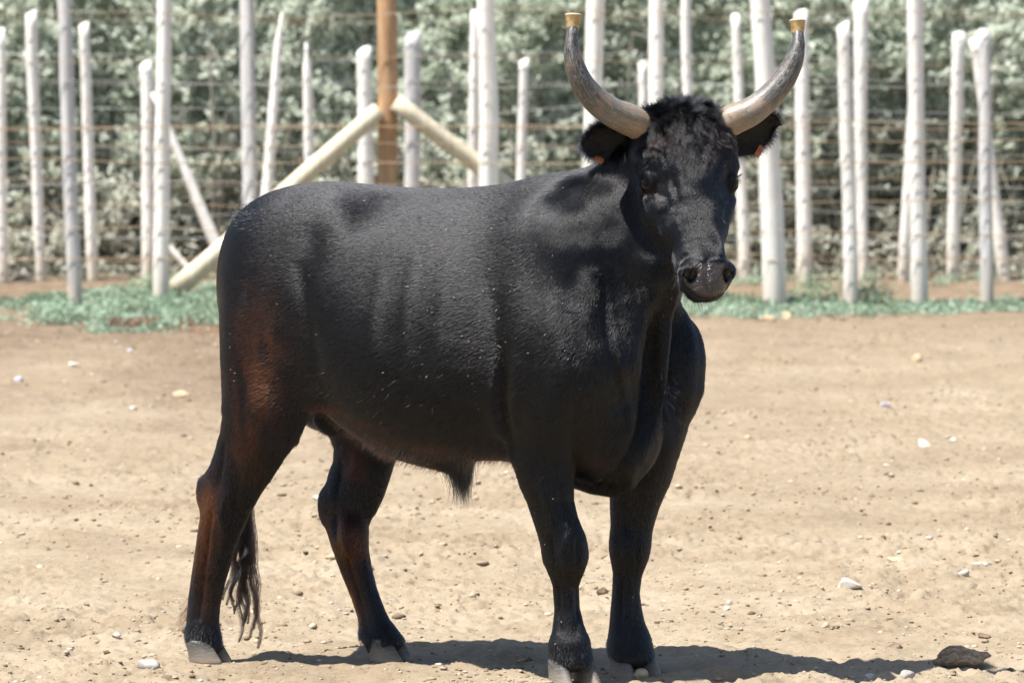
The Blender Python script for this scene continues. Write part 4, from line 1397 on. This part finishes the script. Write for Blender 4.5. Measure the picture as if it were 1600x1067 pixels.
# ------------------------------------------------------------------ hooves
n = NT('hoof horn'); co = n.coord('Object')
z_ = n.n('SeparateXYZ', Vector=co).outputs[2]
c = n.ramp(n.noise(n.mapping(co, (1, 1, 5)), 40, 6, .65), [(.3, (.03, .028, .027)), (.55, (.085, .077, .068)), (.75, (.20, .175, .145))])
c = n.mix(n.ramp(z_, [(.0, .75), (.02, .25), (.05, 0.0)]), c, (.36, .29, .21))
M_hoof = n.done(n.bsdf(c, .55, n.bump(n.noise(n.mapping(co, (1, 1, 6)), 50, 5), .4, .003), .4))
M_dew = M_hoof
def claw_mesh(side, a=.056, b=.032, h=.066, front=.028):
    V, F = [], []
    k, rings = 24, 9
    for i in range(rings):
        t = i / (rings - 1)                   # 0 bottom -> 1 coronet
        edge = 1 - .10 * max(0, 1 - t * 7) ** 2
        aa = a * (1 - .34 * t ** .9) * edge; bb = b * (1 - .16 * t) * edge
        cx = front * (1 - t) - .004
        for q in range(k):
            an = 2 * math.pi * q / k
            x, y = math.cos(an), math.sin(an)
            x2 = aa * (x if x > 0 else x * (.88))
            y2 = bb * y * (1 - .30 * max(0, x) ** 2)
            if y * side < 0: y2 *= .72            # flat inner wall of the cleft
            y2 += side * -.006 * max(0, x) ** 2 * (1 - t)
            bulge = 1.0
            V.append((cx + x2 * bulge, y2, h * t * (1 - .22 * max(0, -x))))
    for i in range(rings - 1):
        for q in range(k):
            F.append((i * k + q, i * k + (q + 1) % k, (i + 1) * k + (q + 1) % k, (i + 1) * k + q))
    V.append((0, 0, 0)); V.append((0, 0, h))
    for q in range(k):
        F.append((len(V) - 2, (q + 1) % k, q)); F.append((len(V) - 1, (rings - 1) * k + q, (rings - 1) * k + (q + 1) % k))
    return np.array(V), F
FEETW = []
for nm, yaw, dz in (('NF', -34, 0), ('FF', -30, 0), ('NH', 0, 0), ('FH', -4, 0)):
    c_ = LEGS[nm][-1][0]
    sc = {'NF': 1.06, 'FF': 1.04, 'NH': .98, 'FH': 1.0}[nm]
    FEETW.append(tuple(np.round(to_world(np.array([c_[0], c_[1], 0])), 3)))
    for sd in (1, -1):
        V, F = claw_mesh(sd)
        o = mesh_obj('hoof', V * sc, F, M_hoof, bull)
        a = R(yaw + sd * (9 if nm in ('NF', 'FF') else 3))
        off = Matrix.Rotation(R(yaw), 3, 'Z') @ Vector((-.006, sd * (.034 if nm in ('NF', 'FF') else .027), 0))
        o.location = (c_[0] + off.x, c_[1] + off.y, -.002); o.rotation_euler = (0, 0, a)
        V, F = sweep(np.array([[0, 0, .012], [-.006, 0, .004], [-.016, 0, -.008], [-.022, 0, -.018], [-.023, 0, -.022]]), np.array([.010, .013, .012, .007, .001]), 12)
        d_ = mesh_obj('dewclaw', V, F, M_dew, bull)
        off = Matrix.Rotation(R(yaw), 3, 'Z') @ Vector((-.036, sd * .020, 0))
        d_.location = (c_[0] + off.x + (-.012 if nm == 'FH' else 0), c_[1] + off.y, {'NF': .078, 'FF': .085, 'NH': .098, 'FH': .088}[nm]); d_.rotation_euler = (0, 0, R(yaw))
# ------------------------------------------------------------------ hair (real strands)
def hair_obj(name, P, rad, mat, parent, attrs=None):
    """P (n,k,3) points, rad (n,k) radii"""
    n_, k = P.shape[:2]
    hc = bpy.data.hair_curves.new(name)
    hc.add_curves([k] * n_)
    hc.position_data.foreach_set('vector', P.astype(np.float32).ravel())
    a = hc.attributes.get('radius') or hc.attributes.new('radius', 'FLOAT', 'POINT')
    a.data.foreach_set('value', rad.astype(np.float32).ravel())
    for nm, arr in (attrs or {}).items():
        q = hc.attributes.new(nm, 'FLOAT', 'CURVE')
        q.data.foreach_set('value', np.asarray(arr, np.float32))
    hc.materials.append(mat)
    o = bpy.data.objects.new(name, hc)
    return link(o, parent)

n = NT('black hair')
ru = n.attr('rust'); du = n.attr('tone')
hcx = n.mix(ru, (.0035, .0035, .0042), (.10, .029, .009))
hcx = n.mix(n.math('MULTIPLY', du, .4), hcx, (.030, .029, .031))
hb_ = n.n('BsdfHairPrincipled', _parametrization='COLOR', Color=hcx, Roughness=.22, IOR=1.43)
hb_.inputs['Radial Roughness'].default_value = .5
hb_.inputs['Random Roughness'].default_value = .25
M_hair = n.done(hb_.outputs[0])

def sample_surface(V, Q, cnt, wt=None):
    T = np.concatenate([Q[:, [0, 1, 2]], Q[:, [0, 2, 3]]])
    a, b, c = V[T[:, 0]], V[T[:, 1]], V[T[:, 2]]
    ar = np.linalg.norm(np.cross(b - a, c - a), axis=1)
    if wt is not None: ar = ar * wt[T].mean(1)
    cs = np.cumsum(ar)
    k = np.searchsorted(cs, rng.random(cnt) * cs[-1])
    r1, r2 = np.sqrt(rng.random(cnt)), rng.random(cnt)
    bc = np.stack([1 - r1, r1 * (1 - r2), r1 * r2], 1)
    return T[k], bc

def unit(v): return v / (np.linalg.norm(v, axis=-1, keepdims=True) + 1e-9)

def strands(root, nrm, dirv, L, lift, k=4, curl=0.0, droop=0.0, seed=0):
    """strands leave the skin at 'lift' and bend over to lie along dirv"""
    t = np.linspace(0, 1, k)
    P = np.zeros((len(root), k, 3))
    s2 = np.cross(nrm, dirv)
    ph = rng.uniform(0, 6.28, len(root))
    for i, q in enumerate(t):
        up = lift * (1 - (1 - q) ** 2) * L
        P[:, i] = root + dirv * (L * q)[:, None] + nrm * (up * .62)[:, None] + s2 * (curl * L * np.sin(ph + q * 4) * q)[:, None]
        P[:, i, 2] -= droop * L * q * q
    return P

def flow(p, N, h):
    """lie of the coat: p points in the animal's frame, h head coordinates"""
    n_ = len(p)
    d = np.tile(np.array([-.90, 0, -.42]), (n_, 1))
    low = np.clip((.75 - p[:, 2]) / .25, 0, 1)[:, None]
    d = d * (1 - low) + np.array([-.18, 0, -1.0]) * low
    nk = (np.clip((p[:, 0] - .30) / .25, 0, 1) * np.clip((p[:, 2] - .6) / .2, 0, 1))[:, None]
    d = d * (1 - nk) + np.array([-.42, 0, -.90]) * nk
    tp = np.clip((N[:, 2:3] - .45) / .3, 0, 1) * (p[:, 2:3] > 1.0)
    d = d * (1 - tp) + np.array([-.95, 0, -.25]) * tp
    sw = vnoise3(p * 2.6, 60) * .22 + vnoise3(p * 9.0, 61) * .16 + vnoise3(p * 26.0, 64) * .10
    ax = np.stack([d[:, 2], d[:, 1] * 0, -d[:, 0]], 1)
    d = d + ax * sw[:, None]
    hm = (np.clip((h[:, 2] + .24) / .05, 0, 1) * (p[:, 2] > 1.02) * (h[:, 1] > -.06))[:, None]
    # face: hair runs from the forehead down to the muzzle and outwards over the cheeks
    fd = hd * 1.0 + hu * (np.sign(h[:, 0]) * np.clip(np.abs(h[:, 0]) * 9, 0, 1) * .5)[:, None] - hn * np.clip(-h[:, 2] - .06, 0, .1)[:, None] * 6
    fs = vnoise3(p * 22, 62) * .7
    fd = fd + np.cross(N, fd) * fs[:, None]
    d = d * (1 - hm) + fd * hm
    d = d - N * np.einsum('ij,ij->i', d, N)[:, None]
    return unit(d), hm[:, 0]

def make_coat():
    # thinner where it is never seen close: density by region
    w = np.ones(len(BV))
    w *= np.where(muzzle > .3, 0.0, 1.0)
    w *= np.where(headm > .4, 2.2, 1.0)
    w *= np.where(BV[:, 2] < .055, 0.0, 1.0)
    w *= np.where((BN @ view) < -.25, .45, 1.0)
    for s in (1, -1):
        w *= np.where(np.linalg.norm(BV - eye_c(s), axis=1) < EYE_R + .009, 0.0, 1.0)
    cnt = 760000
    T, bc = sample_surface(BV, BQ, cnt, w)
    root = (BV[T] * bc[..., None]).sum(1); N = unit((BN[T] * bc[..., None]).sum(1))
    ru = (rust[T] * bc).sum(1)
    h = (root - H0) @ HM
    d, hm = flow(root, N, h)
    d = unit(d + rng.normal(0, .055, (cnt, 3)))
    L = rng.uniform(.010, .017, cnt)
    belly = np.clip((.80 - root[:, 2]) / .15, 0, 1) * np.clip((root[:, 2] - .5) / .1, 0, 1)
    L = L * (1 + .7 * belly)
    L = np.where(root[:, 2] < .5, L * .62, L)
    L = L * np.where(hm > .5, .62, 1.0)
    fore = np.clip((.14 - h[:, 1]) / .05, 0, 1) * hm
    L = L * (1 + 1.4 * fore)
    rag = np.clip(vnoise3(root * 11, 63) * 1.4, 0, 1)
    lift = .155 + .10 * rag * rag + .30 * fore + rng.normal(0, .02, cnt)
    P = strands(root - N * .0002, N, d, L, np.clip(lift, .10, 1), 4, .04)
    rad = np.full((cnt, 4), .00031) * np.array([1, .95, .75, .25])
    rad *= np.where(hm > .5, .8, 1.0)[:, None]
    tone = np.clip(rng.normal(.02, .10, cnt) + .35 * np.clip((.2 - root[:, 2]) / .15, 0, 1) + .22 * hm, 0, 1)  # head hair paler: light on the dark face painted into its colour
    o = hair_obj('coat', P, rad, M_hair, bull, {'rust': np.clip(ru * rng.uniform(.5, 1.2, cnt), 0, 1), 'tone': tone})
    o['kind'] = 'stuff'

def tuft(name, parent, root, nrm, dirv, L, lift, rad=.00045, k=6, curl=.12, droop=.0, rustv=0.0, tone=.1):
    n_ = len(root)
    P = strands(root, nrm, dirv, L, lift, k, curl, droop)
    rr = np.full((n_, k), rad) * np.linspace(1, .2, k)
    o = hair_obj(name, P, rr, M_hair, parent, {'rust': np.full(n_, rustv) * rng.uniform(.3, 1.5, n_), 'tone': np.clip(rng.normal(tone, .1, n_), 0, 1)})
    return o

def surf_pick(mask, cnt):
    w = np.clip(mask, 0, 1)
    T, bc = sample_surface(BV, BQ, cnt, w)
    return (BV[T] * bc[..., None]).sum(1), unit((BN[T] * bc[..., None]).sum(1))

def make_tufts():
    # forelock: shaggy crown between the horns, clumped locks falling forward over the brow
    m = np.exp(-((hl[:, 1] - .030) / .048) ** 2) * (np.abs(hl[:, 0]) < .125) * (hl[:, 2] > -.11)
    root, N = surf_pick(m, 17000)
    h = (root - H0) @ HM
    cl = np.stack([vnoise3(root * 55 + 3, 70 + i) for i in range(3)], 1)
    d = hd * (.75 + .0 * h[:, :1]) + hu * (h[:, :1] * 5.5) + hn * .35 + cl * .9
    front = np.clip((h[:, 1] - .0) / .05, 0, 1)[:, None]
    d = d * front + (np.array([0, 0, 1.0]) * .75 + hu * (h[:, :1] * 5) + hn * .3 + cl * .8) * (1 - front)
    d = d - N * np.einsum('ij,ij->i', d, N)[:, None] * .6
    L = rng.uniform(.016, .036, len(root)) * (1 - .35 * np.clip(np.abs(h[:, 0]) / .12, 0, 1))
    tuft('forelock', bull, root, N, unit(d), L, rng.uniform(.20, .52, len(root)), .00034, 6, .10, .10, .0, .0)
    # wavy brow curls
    m = np.exp(-((hl[:, 1] - .105) / .032) ** 2) * np.exp(-(hl[:, 0] / .075) ** 2) * (hl[:, 2] > -.06)
    root, N = surf_pick(m, 7000)
    cl = np.stack([vnoise3(root * 38, 80 + i) for i in range(3)], 1)
    h = (root - H0) @ HM
    d = hd * .9 + hu * (np.sin(h[:, :1] * 60) * .5 + h[:, :1] * 3) + cl * .8
    d = d - N * np.einsum('ij,ij->i', d, N)[:, None]
    rr = np.where(np.abs(h[:, 0]) > .05, .5, .12)
    o = tuft('brow_hair', bull, root, N, unit(d), rng.uniform(.012, .022, len(root)), rng.uniform(.12, .32, len(root)), .00036, 5, .18, .0, .02, .0)
    # ears: fringe round the rim and inside
    for (G, eo, s) in ((EN, ear_n, 1), (EF, ear_f, -1)):
        nu, nv = G.shape[:2]
        A = unit(G[-1, nv // 2] - G[0, nv // 2]); O_ = (N0 * .9 + np.array([0, 0, -.45])); O_ = unit(O_ - A * (O_ @ A)); W_ = np.cross(A, O_)
        n_ = 5200
        u = rng.uniform(.05, .999, n_); v = np.sign(rng.normal(size=n_)) * (1 - np.abs(rng.normal(0, .30, n_)).clip(0, 1))
        iu = u * (nu - 1); iv = (v + 1) / 2 * (nv - 1)
        i0 = np.minimum(iu.astype(int), nu - 2); j0 = np.minimum(iv.astype(int), nv - 2)
        fu, fv = (iu - i0)[:, None], (iv - j0)[:, None]
        root = (G[i0, j0] * (1 - fu) * (1 - fv) + G[i0 + 1, j0] * fu * (1 - fv) + G[i0, j0 + 1] * (1 - fu) * fv + G[i0 + 1, j0 + 1] * fu * fv)
        back = rng.random(n_) < .45
        Nn = np.where(back[:, None], -O_, O_)
        root = root - np.where(back[:, None], O_ * .006, 0)
        d = unit(A * .8 + W_ * (v * 1.1)[:, None] + rng.normal(0, .25, (n_, 3)) + np.array([0, 0, -.15]))
        tuft('ear_hair', eo, root, Nn, d, rng.uniform(.010, .027, n_), rng.uniform(.1, .5, n_), .00036, 5, .12, .12, .0, .12)
    # eyelashes
    for s in (1, -1):
        c = eye_c(s)
        out = unit(HM @ np.array([s * .80, .10, .60])); fw = HM @ np.array([-s * .30, .92, .26]); fw = unit(fw - out * (fw @ out)); up = np.cross(out, fw)
        if up[2] < 0: up = -up
        t = rng.uniform(-1, 1, 90)
        root = c + out * (EYE_R + .0015) + fw * (t * .017)[:, None] + up * (.010 * (1 - t ** 2) ** .5)[:, None]
        tuft('eyelashes', bull, root, np.tile(up, (90, 1)), unit(out * .9 + up * .1 + fw * (t * .35)[:, None] + rng.normal(0, .1, (90, 3)) + np.array([0, 0, -.25])), rng.uniform(.010, .018, 90), np.full(90, .3), .0003, 4, .03)
    # whiskers on chin and lips
    m = np.exp(-((hl[:, 1] - .46) / .035) ** 2) * (hl[:, 2] < -.085) * (hl[:, 2] > -.16) * (np.abs(hl[:, 0]) < .08)
    root, N = surf_pick(m, 420)
    tuft('whiskers', bull, root, N, unit(N * .5 + hd * .5 + np.array([0, 0, -.5]) + rng.normal(0, .35, (len(root), 3))), rng.uniform(.012, .034, len(root)), np.full(len(root), .3), .00028, 5, .1, .1, 0, .25)
    # sheath tuft
    m = np.exp(-(((px_ - 722) / 16) ** 2 + ((py_ - 736) / 13) ** 2)) * (np.abs(BV[:, 1]) < .1)
    root, N = surf_pick(m, 1500)
    n_ = len(root)
    loc = (root - root.mean(0)) * 6
    d = unit(np.array([.05, 0, -1.0]) - loc * 1.1 * np.array([1, 1, 0]) + rng.normal(0, .13, (n_, 3)))
    Ls = .022 + .075 * rng.random(n_) ** 2.2
    tuft('sheath_tuft', bull, root, N, d, Ls, np.full(n_, .05), .00042, 7, .10, .0, .0, .0)
    # curly hair on the dewlap
    m = np.exp(-(((px_ - 1036) / 16) ** 2 + ((py_ - 625) / 34) ** 2)) * (BN @ view > -.3)
    root, N = surf_pick(m, 700); n_ = len(root)
    d = unit(np.array([.9, -.2, -.25]) + rng.normal(0, .45, (n_, 3)))
    tuft('dewlap_hair', bull, root, N, d, rng.uniform(.02, .05, n_), np.full(n_, .5), .00036, 7, .22, .35, 0, .4)
    # flank and belly fringe
    m = np.exp(-((BN[:, 2] + 1) / .5) ** 2) * (BV[:, 2] > .5) * (BV[:, 2] < .85) * (BV[:, 0] > -.45) * (BV[:, 0] < .35)
    root, N = surf_pick(m, 5000); n_ = len(root)
    d = unit(np.array([-.6, 0, -.6]) + rng.normal(0, .25, (n_, 3)))
    tuft('belly_hair', bull, root, N, d, rng.uniform(.012, .028, n_), np.full(n_, .2), .00036, 5, .1, .1, .12, .1)
    # feathering on the fetlocks
    m = np.exp(-((BV[:, 2] - .078) / .018) ** 2)
    root, N = surf_pick(m, 9000); n_ = len(root)
    d = unit(np.array([0, 0, -1.0]) + N * .35 + rng.normal(0, .15, (n_, 3)))
    tuft('pastern_hair', bull, root, N, d, rng.uniform(.007, .017, n_), np.full(n_, .12), .0004, 4, .06, 0, 0, .2)

def make_tail():
    P = [B(392, 356, 0), B(374, 362, 0), B(364, 392, 0), B(362, 450, 0), B(366, 540, 0), B(372, 640, 0), B(378, 720, 0), B(382, 770, 0), B(384, 800, 0)]
    C = catmull(P, 50)
    r_ = np.interp(np.linspace(0, 1, 50), [0, .08, .2, .6, 1], [.030, .032, .024, .017, .010])
    V, F = sweep(C, r_, 16)
    t = mesh_obj('tail', V, F, M_hide, bull)
    for nm in ('rust', 'muzzle', 'dust'): vattr(t, nm, np.zeros(len(V)))
    # switch: wavy locks
    locks = []
    rg = np.random.default_rng(5)
    nl = 15
    Ps, Rs, Ru = [], [], []
    k = 24
    for i in range(nl):
        x0 = rg.uniform(-1, 1); y0 = rg.uniform(-.03, .03)
        start = C[rg.integers(38, 50)]
        Ltot = rg.uniform(.22, .38) if i > 4 else rg.uniform(.36, .41)
        ph = rg.uniform(0, 6.28); fr = rg.uniform(2.0, 3.6); am = rg.uniform(.007, .014)
        tt = np.linspace(0, 1, k)
        cx = start[0] + (x0 * .052 - .004) * tt ** .6 + am * np.sin(ph + tt * fr * 6.28) * tt
        cy = start[1] + y0 * tt + am * np.cos(ph + tt * fr * 6.28) * tt * .7
        cz = start[2] - Ltot * tt
        cen = np.stack([cx, cy, cz], 1)
        m_ = 60
        spread = (.0060 * (1 - tt) ** .6 + .0016)[None, :, None]
        off = rg.normal(0, 1, (m_, 1, 3)) * spread + rg.normal(0, .0012, (m_, k, 3)) * tt[None, :, None]
        Ps.append(cen[None] + off * np.array([1, 1, .2])); Rs.append(np.full((m_, k), .00042) * np.linspace(1, .25, k))
        Ru.append(np.full(m_, .03) + .2 * rg.random(m_))
    hair_obj('tail_hair', np.concatenate(Ps), np.concatenate(Rs), M_hair, t, {'rust': np.concatenate(Ru) * .2, 'tone': np.full(nl * 60, .0)})
    # short wispy hair over the tail head and pins
    m = np.exp(-(((px_ - 385) / 20) ** 2 + ((py_ - 335) / 18) ** 2)) * (BV[:, 0] < -.4)
    root, N = surf_pick(m, 130); n_ = len(root)
    d = unit(np.array([-1.0, -.1, .05]) + rng.normal(0, .22, (n_, 3)))
    tuft('rump_hair', bull, root, N, d, rng.uniform(.010, .032, n_), np.full(n_, .4), .0005, 6, .12, .25, 0, .05)
    # wisp behind the near hind shank
    m = np.exp(-(((px_ - 292) / 6) ** 2 + ((py_ - 950) / 22) ** 2)) * (BN[:, 0] < -.3)
    root, N = surf_pick(m, 60); n_ = len(root)
    tuft('shank_hair', bull, root, N, unit(np.array([-.35, 0, -1.0]) + rng.normal(0, .15, (n_, 3))), rng.uniform(.03, .06, n_), np.full(n_, .4), .0004, 6, .12, 0, .6, .1)

def make_straw():
    """bits of chaff caught in the coat"""
    n = NT('chaff')
    m = n.done(n.bsdf(n.ramp(n.noise(n.coord(), 30), [(.3, (.32, .22, .11)), (.7, (.62, .52, .36))]), .7))
    w = np.exp(-(((px_ - 740) / 120) ** 2 + ((py_ - 470) / 130) ** 2)) + .8 * np.exp(-(((px_ - 880) / 60) ** 2 + ((py_ - 330) / 60) ** 2)) + .10
    w = w * (BN @ view > .2) * (headm < .5)
    root, N = surf_pick(w / w.max(), 170)
    d, _ = flow(root, N, (root - H0) @ HM)
    d = unit(d + rng.normal(0, .7, d.shape)); d = unit(d - N * np.einsum('ij,ij->i', d, N)[:, None] * .8)
    L = np.exp(rng.normal(-5.6, .45, len(root)))
    a = root + N * .0035; b = a + d * L[:, None]
    rr = rng.uniform(.0004, .0008, len(root))
    V, F = stick_tubes(a, b, rr, rr * .7, 3)
    o = mesh_obj('straw_bits', V, F, m, bull); o['kind'] = 'stuff'

make_coat()
make_tufts()
make_tail()
make_straw()
